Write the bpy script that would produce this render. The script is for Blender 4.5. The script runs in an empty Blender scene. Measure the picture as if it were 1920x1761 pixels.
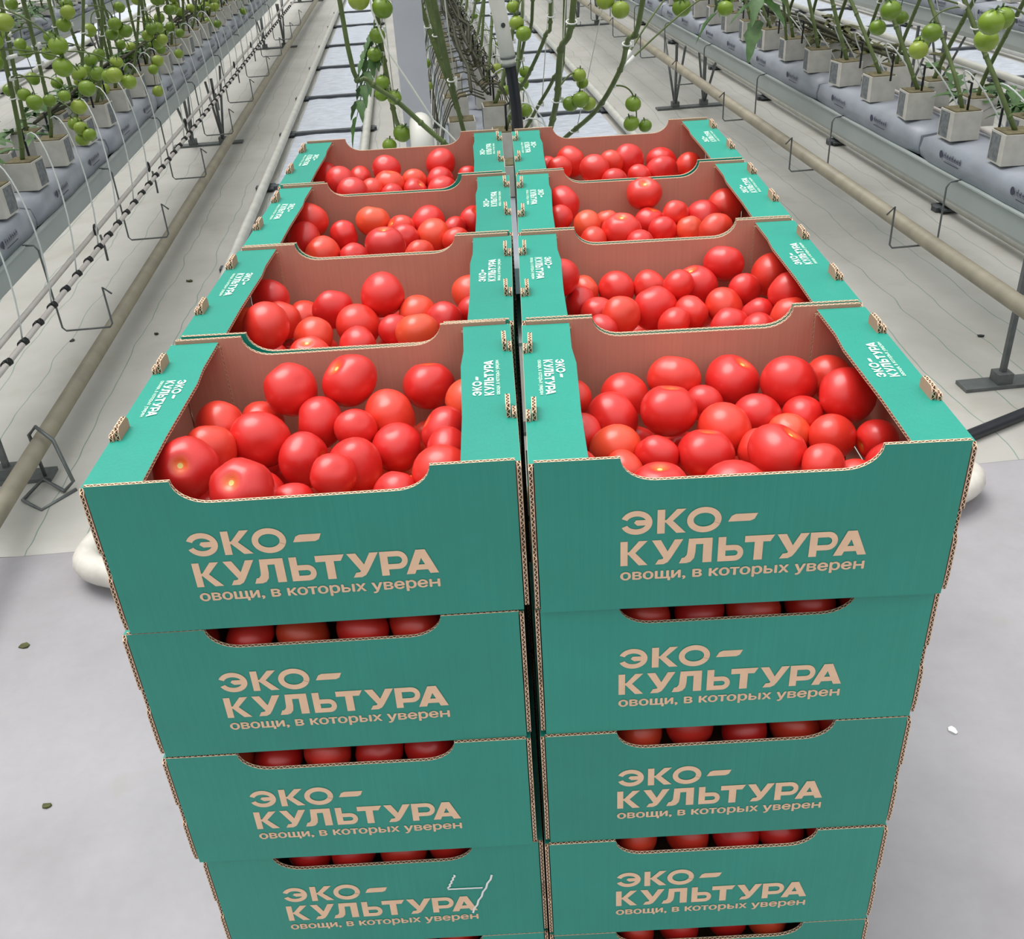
import bpy, math, random
from mathutils import Vector, Matrix

# ------------------------------------------------------------------ camera, world, sun, exposure
SC = bpy.context.scene
COL = SC.collection
CAM = {'R': [[0.998451, 0.052763, 0.017637], [-0.01229, 0.518379, -0.855063], [-0.054258, 0.853522, 0.518224]], 'C': [0.00228, -0.78519, 1.50948], 'F': 1869.424}
cam_data = bpy.data.cameras.new('camera')
cam_data.sensor_fit = 'HORIZONTAL'
cam_data.sensor_width = 36.0
cam_data.lens = CAM['F'] / 1920.0 * 36.0
cam_data.clip_start = 0.02
cam = bpy.data.objects.new('camera', cam_data)
m = Matrix(CAM['R']).to_4x4()
m.translation = Vector(CAM['C'])
cam.matrix_world = m
COL.objects.link(cam)
SC.camera = cam

world = bpy.data.worlds.new('greenhouse_sky')
SC.world = world
world.use_nodes = True
wn = world.node_tree
wn.nodes.clear()
w_out = wn.nodes.new('ShaderNodeOutputWorld')
w_bg = wn.nodes.new('ShaderNodeBackground')
w_tc = wn.nodes.new('ShaderNodeTexCoord')
w_sep = wn.nodes.new('ShaderNodeSeparateXYZ')
w_ramp = wn.nodes.new('ShaderNodeValToRGB')
w_ramp.color_ramp.elements[0].position = 0.0
w_ramp.color_ramp.elements[0].color = (0.07, 0.085, 0.075, 1)
w_ramp.color_ramp.elements[1].position = 0.75
w_ramp.color_ramp.elements[1].color = (1.0, 1.0, 1.0, 1)
e = w_ramp.color_ramp.elements.new(0.3)
e.color = (0.24, 0.26, 0.255, 1)
wn.links.new(w_tc.outputs['Generated'], w_sep.inputs[0])
wn.links.new(w_sep.outputs['Z'], w_ramp.inputs[0])
wn.links.new(w_ramp.outputs[0], w_bg.inputs[0])
w_bg.inputs[1].default_value = 1.36
wn.links.new(w_bg.outputs[0], w_out.inputs[0])

sun_data = bpy.data.lights.new('hazy_sun', 'SUN')
sun_data.energy = 2.65
sun_data.angle = math.radians(40)
sun_data.color = (1.0, 0.975, 0.94)
sun = bpy.data.objects.new('hazy_sun', sun_data)
sun.rotation_euler = Vector((0.27, -0.22, -0.93)).to_track_quat('-Z', 'Y').to_euler()
sun.location = (-3, 3, 6)
COL.objects.link(sun)

SC.view_settings.view_transform = 'Standard'
SC.view_settings.look = 'None'
SC.view_settings.gamma = 1.0
SC.view_settings.exposure = 0.0
SC.view_settings.use_curve_mapping = False

rnd = random.Random(11)
PI = math.pi
GYAW = 0.087099
GQ = Matrix.Rotation(GYAW, 4, 'Z')


def G(x, y, z=0.0):
    """a point given across / along the greenhouse rows, in world space"""
    return GQ @ Vector((x, y, z))


# ------------------------------------------------------------------ materials
def s2l(c):
    return tuple(((v / 255.0) / 12.92 if v / 255.0 <= 0.04045 else ((v / 255.0 + 0.055) / 1.055) ** 2.4) for v in c) + (1.0,)


def new_mat(name):
    mt = bpy.data.materials.new(name)
    mt.use_nodes = True
    nt = mt.node_tree
    b = nt.nodes['Principled BSDF']
    return mt, nt, b


def mix_col(nt, fac, a, b):
    n = nt.nodes.new('ShaderNodeMix')
    n.data_type = 'RGBA'
    if isinstance(fac, (int, float)):
        n.inputs[0].default_value = fac
    else:
        nt.links.new(fac, n.inputs[0])
    for sock, v in ((n.inputs[6], a), (n.inputs[7], b)):
        if isinstance(v, tuple):
            sock.default_value = v
        else:
            nt.links.new(v, sock)
    return n.outputs[2]


def coords(nt, which='Object', scale=(1, 1, 1)):
    t = nt.nodes.new('ShaderNodeTexCoord')
    mp = nt.nodes.new('ShaderNodeMapping')
    mp.inputs['Scale'].default_value = scale
    nt.links.new(t.outputs[which], mp.inputs[0])
    return mp.outputs[0]


def noise(nt, vec, scale, detail=3, rough=0.55, dist=0.0):
    n = nt.nodes.new('ShaderNodeTexNoise')
    n.inputs['Scale'].default_value = scale
    n.inputs['Detail'].default_value = detail
    n.inputs['Roughness'].default_value = rough
    n.inputs['Distortion'].default_value = dist
    nt.links.new(vec, n.inputs['Vector'])
    return n.outputs['Fac']


def ramp(nt, fac, stops):
    r = nt.nodes.new('ShaderNodeValToRGB')
    el = r.color_ramp.elements
    while len(el) > 1:
        el.remove(el[-1])
    el[0].position, el[0].color = stops[0][0], stops[0][1]
    for p, c in stops[1:]:
        k = el.new(p)
        k.color = c
    nt.links.new(fac, r.inputs[0])
    return r.outputs[0]


def bump(nt, b, h, strength=0.2, dist=0.01):
    n = nt.nodes.new('ShaderNodeBump')
    n.inputs['Strength'].default_value = strength
    n.inputs['Distance'].default_value = dist
    nt.links.new(h, n.inputs['Height'])
    nt.links.new(n.outputs[0], b.inputs['Normal'])


def simple(name, rgb, rough=0.6, var=0.12, scale=20.0, metallic=0.0, spec=0.5, bump_s=0.0, which='Object'):
    mt, nt, b = new_mat(name)
    c = s2l(rgb)
    v = coords(nt, which)
    f = noise(nt, v, scale, 4)
    d = tuple(max(0, x * (1 - var)) for x in c[:3]) + (1,)
    l = tuple(min(1, x * (1 + var)) for x in c[:3]) + (1,)
    nt.links.new(ramp(nt, f, [(0.3, d), (0.7, l)]), b.inputs['Base Color'])
    b.inputs['Roughness'].default_value = rough
    b.inputs['Metallic'].default_value = metallic
    b.inputs['Specular IOR Level'].default_value = spec
    if bump_s:
        bump(nt, b, f, bump_s, 0.004)
    return mt


def board(name, rgb, rough, var, spec, streak=(420, 420, 3)):
    """printed or raw corrugated board: fine flute streaks, faint blotches"""
    mt, nt, b = new_mat(name)
    c = s2l(rgb)
    v = coords(nt, 'Object', streak)
    f = noise(nt, v, 1.0, 2)
    g = noise(nt, coords(nt), 14.0, 4)
    d = tuple(x * (1 - var) for x in c[:3]) + (1,)
    l = tuple(min(1, x * (1 + var)) for x in c[:3]) + (1,)
    c1 = ramp(nt, f, [(0.3, d), (0.7, l)])
    c2 = ramp(nt, g, [(0.35, d), (0.7, l)])
    oi = nt.nodes.new('ShaderNodeObjectInfo')
    hs = nt.nodes.new('ShaderNodeHueSaturation')
    mr = nt.nodes.new('ShaderNodeMapRange')
    nt.links.new(oi.outputs['Random'], mr.inputs[0])
    mr.inputs[3].default_value = 0.90
    mr.inputs[4].default_value = 1.10
    nt.links.new(mr.outputs[0], hs.inputs['Value'])
    nt.links.new(mix_col(nt, 0.5, c1, c2), hs.inputs['Color'])
    nt.links.new(hs.outputs[0], b.inputs['Base Color'])
    b.inputs['Roughness'].default_value = rough
    b.inputs['Specular IOR Level'].default_value = spec
    bump(nt, b, f, 0.12, 0.002)
    return mt


M = {}
M['green'] = board('printed_green_board', (33, 151, 133), 0.38, 0.07, 0.6)
M['kraft'] = board('raw_brown_board', (200, 154, 134), 0.85, 0.07, 0.2)
# cut edge of the corrugated board: UV u runs along the edge in metres, v across it
mt, nt, b = new_mat('corrugated_cut_edge')
uv = nt.nodes.new('ShaderNodeTexCoord')
sp = nt.nodes.new('ShaderNodeSeparateXYZ')
nt.links.new(uv.outputs['UV'], sp.inputs[0])


def math_n(nt, op, a, b=None, c=None):
    n = nt.nodes.new('ShaderNodeMath')
    n.operation = op
    for i, v in enumerate((a, b, c)):
        if v is None:
            continue
        if isinstance(v, (int, float)):
            n.inputs[i].default_value = v
        else:
            nt.links.new(v, n.inputs[i])
    return n.outputs[0]


ph = math_n(nt, 'MULTIPLY', sp.outputs['X'], 2 * PI / 0.0065)
wob = math_n(nt, 'MULTIPLY', noise(nt, coords(nt, 'Object'), 90.0, 2), 2.5)
sn = math_n(nt, 'SINE', math_n(nt, 'ADD', ph, wob))
cen = math_n(nt, 'SUBTRACT', sp.outputs['Y'], 0.5)
off = math_n(nt, 'MULTIPLY', sn, 0.30)
dd = math_n(nt, 'ABSOLUTE', math_n(nt, 'SUBTRACT', cen, off))
liner = math_n(nt, 'GREATER_THAN', math_n(nt, 'ABSOLUTE', cen), 0.33)
flute = math_n(nt, 'LESS_THAN', dd, 0.13)
solid = math_n(nt, 'MAXIMUM', liner, flute)
nt.links.new(mix_col(nt, solid, s2l((84, 62, 50)), s2l((236, 206, 176))), b.inputs['Base Color'])
b.inputs['Roughness'].default_value = 0.9
b.inputs['Specular IOR Level'].default_value = 0.15
M['edge'] = mt
M['print_kraft'] = simple('unprinted_kraft_lettering', (250, 210, 176), 0.7, 0.05, 60, spec=0.2)
M['print_mint'] = simple('pale_mint_lettering', (205, 245, 226), 0.6, 0.04, 60, spec=0.2)
M['chalk'] = simple('white_paint_marker', (248, 250, 248), 0.7, 0.03, 90)

# ripe tomato: skin colour differs from fruit to fruit, pale star round the stem scar at local +Z
mt, nt, b = new_mat('ripe_tomato_skin')
oi = nt.nodes.new('ShaderNodeObjectInfo')
skin = ramp(nt, oi.outputs['Random'], [(0.0, s2l((212, 38, 36))), (0.45, s2l((226, 48, 42))), (0.8, s2l((232, 68, 46))), (1.0, s2l((238, 96, 56)))])
v = coords(nt, 'Object')
sep = nt.nodes.new('ShaderNodeSeparateXYZ')
nt.links.new(v, sep.inputs[0])
blot = noise(nt, v, 2.2, 3)
skin2 = mix_col(nt, math_n(nt, 'MULTIPLY', blot, 0.35), skin, s2l((214, 48, 40)))
rad = math_n(nt, 'SQRT', math_n(nt, 'ADD', math_n(nt, 'MULTIPLY', sep.outputs['X'], sep.outputs['X']), math_n(nt, 'MULTIPLY', sep.outputs['Y'], sep.outputs['Y'])))
top = math_n(nt, 'GREATER_THAN', sep.outputs['Z'], 0.0)
halo = nt.nodes.new('ShaderNodeMapRange')
nt.links.new(math_n(nt, 'ADD', rad, math_n(nt, 'MULTIPLY', noise(nt, v, 7.0, 2), 0.12)), halo.inputs[0])
halo.inputs[1].default_value = 0.12
halo.inputs[2].default_value = 0.42
halo.inputs[3].default_value = 0.75
halo.inputs[4].default_value = 0.0
skin3 = mix_col(nt, math_n(nt, 'MULTIPLY', halo.outputs[0], top), skin2, s2l((240, 128, 40)))
core = math_n(nt, 'MULTIPLY', math_n(nt, 'LESS_THAN', rad, 0.085), top)
skin4 = mix_col(nt, core, skin3, s2l((214, 196, 110)))
nt.links.new(skin4, b.inputs['Base Color'])
b.inputs['Roughness'].default_value = 0.36
b.inputs['Specular IOR Level'].default_value = 0.6
b.inputs['Subsurface Weight'].default_value = 0.0
b.inputs['Coat Weight'].default_value = 0.25
b.inputs['Coat Roughness'].default_value = 0.22
M['tomato'] = mt

mt, nt, b = new_mat('unripe_tomato_skin')
oi = nt.nodes.new('ShaderNodeObjectInfo')
gsk = ramp(nt, oi.outputs['Random'], [(0.0, s2l((108, 138, 40))), (0.6, s2l((130, 158, 50))), (1.0, s2l((158, 176, 70)))])
nt.links.new(gsk, b.inputs['Base Color'])
b.inputs['Roughness'].default_value = 0.28
b.inputs['Specular IOR Level'].default_value = 0.5
M['green_tomato'] = mt

M['stem'] = simple('vine_stem_green', (96, 112, 62), 0.6, 0.28, 18, bump_s=0.1)
M['stem_dark'] = simple('old_brown_vine', (66, 66, 48), 0.8, 0.35, 22)
M['calyx'] = simple('calyx_green', (64, 92, 38), 0.6, 0.2, 40)
M['leaf'] = simple('tomato_leaf_green', (70, 106, 52), 0.55, 0.3, 30, bump_s=0.2)
M['leaf_dry'] = simple('wilted_leaf_olive', (84, 86, 46), 0.8, 0.4, 30)
M['twine'] = simple('white_twine', (236, 236, 226), 0.7, 0.05, 60)
M['clip'] = simple('white_plastic_clip', (240, 240, 236), 0.4, 0.03, 60)
M['gutter'] = simple('white_coated_gutter_steel', (172, 180, 178), 0.42, 0.07, 3.0)
M['film'] = simple('white_slab_film', (160, 165, 176), 0.38, 0.12, 8.0, bump_s=0.9)
M['ink'] = simple('dark_slab_print', (62, 64, 84), 0.6, 0.1, 40)
M['cube'] = simple('pale_cube_wrap', (206, 202, 194), 0.55, 0.10, 24)
M['cube_print'] = simple('grey_cube_print', (118, 122, 126), 0.5, 0.4, 70)
M['wool'] = simple('algae_stained_wool', (112, 104, 78), 0.95, 0.35, 60, bump_s=0.4)
M['black'] = simple('black_plastic', (26, 27, 30), 0.45, 0.1, 40)
M['hose'] = simple('black_rubber_hose', (34, 36, 44), 0.42, 0.15, 30)
M['tube'] = simple('white_drip_tube', (214, 218, 216), 0.35, 0.05, 20)
M['pinkpipe'] = simple('pale_irrigation_pipe', (206, 198, 194), 0.4, 0.05, 20)
M['wire'] = simple('galvanised_wire', (112, 116, 116), 0.45, 0.15, 40, metallic=0.5)
M['steel'] = simple('grey_stand_steel', (104, 108, 108), 0.5, 0.2, 25, metallic=0.3)
M['rail'] = simple('dull_white_rail_paint', (198, 198, 190), 0.42, 0.1, 12)
M['bend'] = simple('scuffed_white_pipe_paint', (214, 209, 200), 0.4, 0.14, 16)
M['oldpipe'] = simple('dirty_cream_heating_pipe', (158, 150, 132), 0.5, 0.16, 9)
M['sleeper'] = simple('dark_rail_sleeper', (84, 88, 92), 0.5, 0.2, 20, metallic=0.3)
M['post'] = simple('grey_column_aluminium', (206, 208, 218), 0.45, 0.05, 6)
M['cap'] = simple('white_pvc_pipe', (236, 234, 226), 0.35, 0.04, 14)
M['wood'] = simple('pallet_wood', (176, 148, 110), 0.8, 0.2, 30)

# concrete path
mt, nt, b = new_mat('pale_concrete')
v = coords(nt, 'Object')
f1 = noise(nt, v, 2.6, 6, 0.6)
f2 = noise(nt, v, 38.0, 4, 0.6)
c1 = ramp(nt, f1, [(0.3, s2l((151, 148, 152))), (0.5, s2l((162, 159, 164))), (0.72, s2l((171, 168, 174)))])
c2 = mix_col(nt, math_n(nt, 'MULTIPLY', f2, 0.22), c1, s2l((132, 128, 126)))
f3 = noise(nt, v, 5.5, 2, 0.5, 0.4)
st = ramp(nt, f3, [(0.0, (0, 0, 0, 1)), (0.68, (0, 0, 0, 1)), (0.78, (1, 1, 1, 1))])
c3 = mix_col(nt, math_n(nt, 'MULTIPLY', st, 0.22), c2, s2l((158, 150, 126)))
nt.links.new(c3, b.inputs['Base Color'])
b.inputs['Roughness'].default_value = 0.62
bump(nt, b, f2, 0.12, 0.003)
M['concrete'] = mt

# woven ground sheet: pale, stained, with thin green guide threads along the rows (local y)
mt, nt, b = new_mat('white_ground_sheet')
v = coords(nt, 'Object')
f1 = noise(nt, v, 1.6, 6, 0.62)
c1 = ramp(nt, f1, [(0.3, s2l((174, 172, 166))), (0.52, s2l((186, 184, 178))), (0.75, s2l((195, 192, 188)))])
f2 = noise(nt, v, 3.1, 5, 0.6, 0.3)
st = ramp(nt, f2, [(0.55, (0, 0, 0, 1)), (0.75, (1, 1, 1, 1))])
c2 = mix_col(nt, math_n(nt, 'MULTIPLY', st, 0.30), c1, s2l((148, 138, 114)))
sp = nt.nodes.new('ShaderNodeSeparateXYZ')
nt.links.new(v, sp.inputs[0])
wv = math_n(nt, 'MULTIPLY', math_n(nt, 'SUBTRACT', noise(nt, coords(nt, 'Object', (1, 1, 1)), 2.2, 2), 0.5), 0.09)
xx = math_n(nt, 'ADD', sp.outputs['X'], wv)
md = math_n(nt, 'ABSOLUTE', math_n(nt, 'SUBTRACT', math_n(nt, 'FRACT', math_n(nt, 'DIVIDE', xx, 0.145)), 0.5))
ln = math_n(nt, 'LESS_THAN', md, 0.012)
c3 = mix_col(nt, math_n(nt, 'MULTIPLY', ln, 0.75), c2, s2l((96, 134, 124)))
nt.links.new(c3, b.inputs['Base Color'])
b.inputs['Roughness'].default_value = 0.5
bump(nt, b, f1, 0.25, 0.02)
M['sheet'] = mt

mt, nt, b = new_mat('glossy_white_film')
v = coords(nt, 'Object', (1, 2.2, 1))
f = noise(nt, v, 11.0, 5, 0.62, 0.5)
nt.links.new(ramp(nt, f, [(0.3, s2l((186, 192, 204))), (0.7, s2l((222, 228, 240)))]), b.inputs['Base Color'])
b.inputs['Roughness'].default_value = 0.32
bump(nt, b, f, 0.6, 0.02)
M['aisle_film'] = mt


# ------------------------------------------------------------------ mesh helpers
class MB:
    """collects simple shapes; build() links them as one mesh object"""

    def __init__(self):
        self.v, self.f, self.m, self.uv, self.sm = [], [], [], {}, []

    def face(self, idx, mat=0, uv=None, smooth=False):
        if uv:
            self.uv[len(self.f)] = uv
        self.f.append(idx)
        self.m.append(mat)
        self.sm.append(smooth)

    def box(self, c, s, mat=0, rot=None):
        b0 = len(self.v)
        for dx, dy, dz in ((-1, -1, -1), (1, -1, -1), (1, 1, -1), (-1, 1, -1), (-1, -1, 1), (1, -1, 1), (1, 1, 1), (-1, 1, 1)):
            p = Vector((dx * s[0] / 2, dy * s[1] / 2, dz * s[2] / 2))
            if rot:
                p = rot @ p
            self.v.append(tuple(Vector(c) + p))
        for q in ((0, 3, 2, 1), (4, 5, 6, 7), (0, 1, 5, 4), (1, 2, 6, 5), (2, 3, 7, 6), (3, 0, 4, 7)):
            self.face([b0 + i for i in q], mat)

    def tube(self, pts, r, n=8, mat=0, closed=False, cap=True, r1=None):
        pts = [Vector(p) for p in pts]
        k = len(pts)
        b0 = len(self.v)
        ref = None
        for i, p in enumerate(pts):
            if closed:
                t = (pts[(i + 1) % k] - pts[i - 1])
            else:
                t = pts[min(i + 1, k - 1)] - pts[max(i - 1, 0)]
            if t.length < 1e-9:
                t = Vector((0, 0, 1))
            t.normalize()
            if ref is None:
                ref = Vector((0, 0, 1)) if abs(t.z) < 0.9 else Vector((1, 0, 0))
            a = ref - t * ref.dot(t)
            if a.length < 1e-6:
                a = t.orthogonal()
            a.normalize()
            ref = a
            bb = t.cross(a)
            rr = r if r1 is None else r + (r1 - r) * i / max(1, k - 1)
            for j in range(n):
                an = 2 * PI * j / n
                self.v.append(tuple(p + (a * math.cos(an) + bb * math.sin(an)) * rr))
        for i in range(k if closed else k - 1):
            i2 = (i + 1) % k
            for j in range(n):
                j2 = (j + 1) % n
                self.face([b0 + i * n + j, b0 + i * n + j2, b0 + i2 * n + j2, b0 + i2 * n + j], mat, smooth=True)
        if cap and not closed:
            self.face([b0 + j for j in range(n)][::-1], mat)
            self.face([b0 + (k - 1) * n + j for j in range(n)], mat)

    def ball(self, c, r, seg=10, rings=7, mat=0, sq=1.0):
        b0 = len(self.v)
        c = Vector(c)
        self.v.append(tuple(c + Vector((0, 0, r * sq))))
        for i in range(1, rings):
            th = PI * i / rings
            for j in range(seg):
                an = 2 * PI * j / seg
                self.v.append(tuple(c + Vector((math.sin(th) * math.cos(an) * r, math.sin(th) * math.sin(an) * r, math.cos(th) * r * sq))))
        self.v.append(tuple(c - Vector((0, 0, r * sq))))
        last = len(self.v) - 1
        for j in range(seg):
            self.face([b0, b0 + 1 + j, b0 + 1 + (j + 1) % seg], mat, smooth=True)
            self.face([last, last - seg + (j + 1) % seg, last - seg + j], mat, smooth=True)
        for i in range(rings - 2):
            for j in range(seg):
                a = b0 + 1 + i * seg
                self.face([a + j, a + seg + j, a + seg + (j + 1) % seg, a + (j + 1) % seg], mat, smooth=True)

    def plate(self, outline, org, ax, ay, thick, mats=(0, 1, 2)):
        """a flat board: outline in (u,v) metres, counter-clockwise seen from outside; ax x ay is the outer normal"""
        org, ax, ay = Vector(org), Vector(ax), Vector(ay)
        nrm = ax.cross(ay)
        b0 = len(self.v)
        k = len(outline)
        for off in (0.0, -thick):
            for u, w in outline:
                self.v.append(tuple(org + ax * u + ay * w + nrm * off))
        self.face([b0 + i for i in range(k)], mats[0])
        self.face([b0 + k + i for i in range(k)][::-1], mats[1])
        s = 0.0
        for i in range(k):
            j = (i + 1) % k
            L = math.hypot(outline[j][0] - outline[i][0], outline[j][1] - outline[i][1])
            self.face([b0 + i, b0 + k + i, b0 + k + j, b0 + j], mats[2], uv=[(s, 0), (s, 1), (s + L, 1), (s + L, 0)])
            s += L

    def mesh(self, name, mats):
        me = bpy.data.meshes.new(name)
        me.from_pydata([tuple(p) for p in self.v], [], self.f)
        for mm in mats:
            me.materials.append(mm)
        me.polygons.foreach_set('material_index', self.m)
        me.polygons.foreach_set('use_smooth', self.sm)
        if self.uv:
            lay = me.uv_layers.new(name='UVMap')
            for fi, uvs in self.uv.items():
                p = me.polygons[fi]
                for li, q in zip(p.loop_indices, uvs):
                    lay.data[li].uv = q
        me.update()
        return me

    def build(self, name, mats, parent=None, loc=None, rot=None):
        if not isinstance(mats, (list, tuple)):
            mats = [mats]
        return put(name, self.mesh(name, mats), parent, loc, rot)


def put(name, me, parent=None, loc=None, rot=None, scale=None):
    o = bpy.data.objects.new(name, me)
    COL.objects.link(o)
    if parent:
        o.parent = parent
    if loc is not None:
        o.location = loc
    if rot is not None:
        o.rotation_euler = rot
    if scale is not None:
        o.scale = scale
    return o


def tag(o, label, cat, group=None):
    o['label'] = label
    o['category'] = cat
    if group:
        o['group'] = group
    return o


def thing(name, label, cat, loc=(0, 0, 0), rotz=0.0, group=None):
    o = bpy.data.objects.new(name, None)
    o.empty_display_size = 0.1
    COL.objects.link(o)
    o.location = loc
    o.rotation_euler = (0, 0, rotz)
    return tag(o, label, cat, group)


def bez(p0, p1, p2, p3, n=10):
    out = []
    p0, p1, p2, p3 = map(Vector, (p0, p1, p2, p3))
    for i in range(n + 1):
        t = i / n
        out.append(p0 * (1 - t) ** 3 + p1 * 3 * t * (1 - t) ** 2 + p2 * 3 * t * t * (1 - t) + p3 * t ** 3)
    return out


ORD = ['first', 'second', 'third', 'fourth', 'fifth', 'sixth', 'seventh', 'eighth', 'ninth', 'tenth', 'eleventh', 'twelfth', 'thirteenth',
       'fourteenth', 'fifteenth', 'sixteenth', 'seventeenth', 'eighteenth', 'nineteenth', 'twentieth', 'twenty-first', 'twenty-second',
       'twenty-third', 'twenty-fourth', 'twenty-fifth', 'twenty-sixth', 'twenty-seventh', 'twenty-eighth', 'twenty-ninth', 'thirtieth',
       'thirty-first', 'thirty-second', 'thirty-third', 'thirty-fourth', 'thirty-fifth', 'thirty-sixth', 'thirty-seventh', 'thirty-eighth', 'thirty-ninth', 'fortieth']

# ------------------------------------------------------------------ floor
YEND = 17.0
fb = MB()
fb.box((0, 8, -0.05), (30, 36, 0.1))
o = fb.build('floor', M['concrete'])
o['kind'] = 'structure'
fb = MB()
NX, NY = 60, 60
for iy in range(NY + 1):
    for ix in range(NX + 1):
        x = -7.5 + 15.0 * ix / NX
        y = 1.50 + (YEND + 1 - 1.5) * (iy / NY) ** 1.6
        z = 0.004 + 0.003 * rnd.random()
        if iy == 0:
            y += 0.02 * math.sin(x * 3.1) + 0.015 * rnd.uniform(-1, 1)
            z = 0.0005
        fb.v.append((x, y, z))
for iy in range(NY):
    for ix in range(NX):
        a = iy * (NX + 1) + ix
        fb.face([a, a + 1, a + NX + 2, a + NX + 1], 0, smooth=True)
o = fb.build('floor_sheet', M['sheet'], rot=(0, 0, GYAW))
o['kind'] = 'structure'

# ------------------------------------------------------------------ lettering
def ring(cx, cy, rx, ry, t, a0, a1, n=20):
    """arc band as a polygon strip (list of quads)"""
    q = []
    for i in range(n):
        b0, b1 = a0 + (a1 - a0) * i / n, a0 + (a1 - a0) * (i + 1) / n
        pts = [(cx + rx * math.cos(b0), cy + ry * math.sin(b0)), (cx + rx * math.cos(b1), cy + ry * math.sin(b1)),
               (cx + (rx - t) * math.cos(b1), cy + (ry - t) * math.sin(b1)), (cx + (rx - t) * math.cos(b0), cy + (ry - t) * math.sin(b0))]
        q.append(pts)
    return q


def glyph(ch):
    """letter shapes in a cell of height 1; returns (width, polygons)"""
    T = 0.27
    if ch == 'Э':
        p = ring(0.62, 0.5, 0.62, 0.5, 0.23, math.radians(-158), math.radians(158), 26)
        p = [q for q in p]
        p.append([(0.52, 0.50), (0.66, 0.38), (1.05, 0.38), (1.05, 0.61), (0.60, 0.61)])
        return 1.24, p
    if ch == 'О':
        return 1.30, ring(0.65, 0.5, 0.65, 0.53, 0.245, 0, 2 * PI, 32)
    if ch == 'К':
        return 1.10, [[(0, 0), (T + .02, 0), (T + .02, 1), (0, 1)], [(0.25, 0.46), (0.74, 1.0), (1.09, 1.0), (0.52, 0.44)],
                      [(0.24, 0.55), (0.52, 0.60), (1.10, 0.0), (0.74, 0.0)]]
    if ch == '~':
        return 1.2, [[(0.02, 0.36), (0.16, 0.60), (0.32, 0.67), (1.2, 0.67), (1.08, 0.43), (0.92, 0.36)]]
    if ch == 'У':
        return 1.18, [[(0.0, 1.0), (0.34, 1.0), (0.66, 0.42), (0.50, 0.18)],
                      [(0.86, 1.0), (1.18, 1.0), (0.74, 0.25), (0.48, 0.30)],
                      [(0.74, 0.25), (0.62, 0.08), (0.46, 0.0), (0.14, 0.0), (0.26, 0.20), (0.42, 0.22), (0.50, 0.34)]]
    if ch == 'Л':
        return 1.22, [[(0.88, 0), (1.22, 0), (1.22, 1), (0.88, 1)], [(0.34, 0.76), (1.0, 0.76), (1.0, 1.0), (0.34, 1.0)],
                      [(0.34, 1.0), (0.62, 1.0), (0.60, 0.42), (0.30, 0.45)],
                      [(0.30, 0.45), (0.60, 0.42), (0.56, 0.20), (0.44, 0.05), (0.28, 0.0), (0.0, 0.0), (0.10, 0.22), (0.20, 0.24), (0.28, 0.34)]]
    if ch == 'Ь':
        p = [[(0, 0), (0.30, 0), (0.30, 1), (0, 1)], [(0.2, 0.44), (0.66, 0.44), (0.66, 0.66), (0.2, 0.66)], [(0.2, 0.0), (0.66, 0.0), (0.66, 0.22), (0.2, 0.22)]]
        p += ring(0.66, 0.33, 0.34, 0.33, 0.225, -PI / 2, PI / 2, 12)
        return 1.0, p
    if ch == 'Т':
        return 1.2, [[(0.03, 0.74), (1.04, 0.74), (1.20, 1.0), (0.03, 1.0)], [(0.42, 0), (0.76, 0), (0.76, 0.8), (0.42, 0.8)]]
    if ch == 'Р':
        p = [[(0, 0), (0.30, 0), (0.30, 1), (0, 1)], [(0.2, 0.25), (0.70, 0.25), (0.70, 0.47), (0.2, 0.47)], [(0.2, 0.78), (0.70, 0.78), (0.70, 1.0), (0.2, 1.0)]]
        p += ring(0.70, 0.625, 0.38, 0.375, 0.225, -PI / 2, PI / 2, 12)
        return 1.08, p
    if ch == 'А':
        return 1.28, [[(0, 0), (0.34, 0), (0.80, 1.0), (0.46, 1.0)], [(0.94, 0), (1.28, 0), (0.82, 1.0), (0.48, 1.0)], [(0.25, 0.16), (1.03, 0.16), (0.95, 0.38), (0.33, 0.38)]]
    return 0.5, []


def text_polys(body, size, x0, x1, z0, fat):
    """small tagline from the built-in font, stretched to run from x0 to x1; returns triangles"""
    cu = bpy.data.curves.new('tagline', 'FONT')
    cu.body = body
    cu.size = size
    cu.offset = fat
    cu.resolution_u = 3
    ob = bpy.data.objects.new('tagline', cu)
    COL.objects.link(ob)
    dg = bpy.context.evaluated_depsgraph_get()
    me = bpy.data.meshes.new_from_object(ob.evaluated_get(dg))
    vs = [Vector(v.co) for v in me.vertices]
    mn, mx = min(v.x for v in vs), max(v.x for v in vs)
    k = (x1 - x0) / (mx - mn)
    polys = []
    for p in me.polygons:
        polys.append([(x0 + (vs[i].x - mn) * k, z0 + vs[i].y) for i in p.vertices])
    bpy.data.objects.remove(ob)
    bpy.data.curves.remove(cu)
    bpy.data.meshes.remove(me)
    return polys


LOGO = []


def line_letters(chars, spans, z0, hgt, spanx):
    """place letters in the given x spans (measured units), mapped linearly to spanx"""
    a, b_ = spans[0][0], spans[-1][1]
    for ch, (u0, u1) in zip(chars, spans):
        w, ps = glyph(ch)
        X0 = spanx[0] + (u0 - a) / (b_ - a) * (spanx[1] - spanx[0])
        X1 = spanx[0] + (u1 - a) / (b_ - a) * (spanx[1] - spanx[0])
        for q in ps:
            LOGO.append([(X0 + x / w * (X1 - X0), z0 + y * hgt) for x, y in q])


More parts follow.
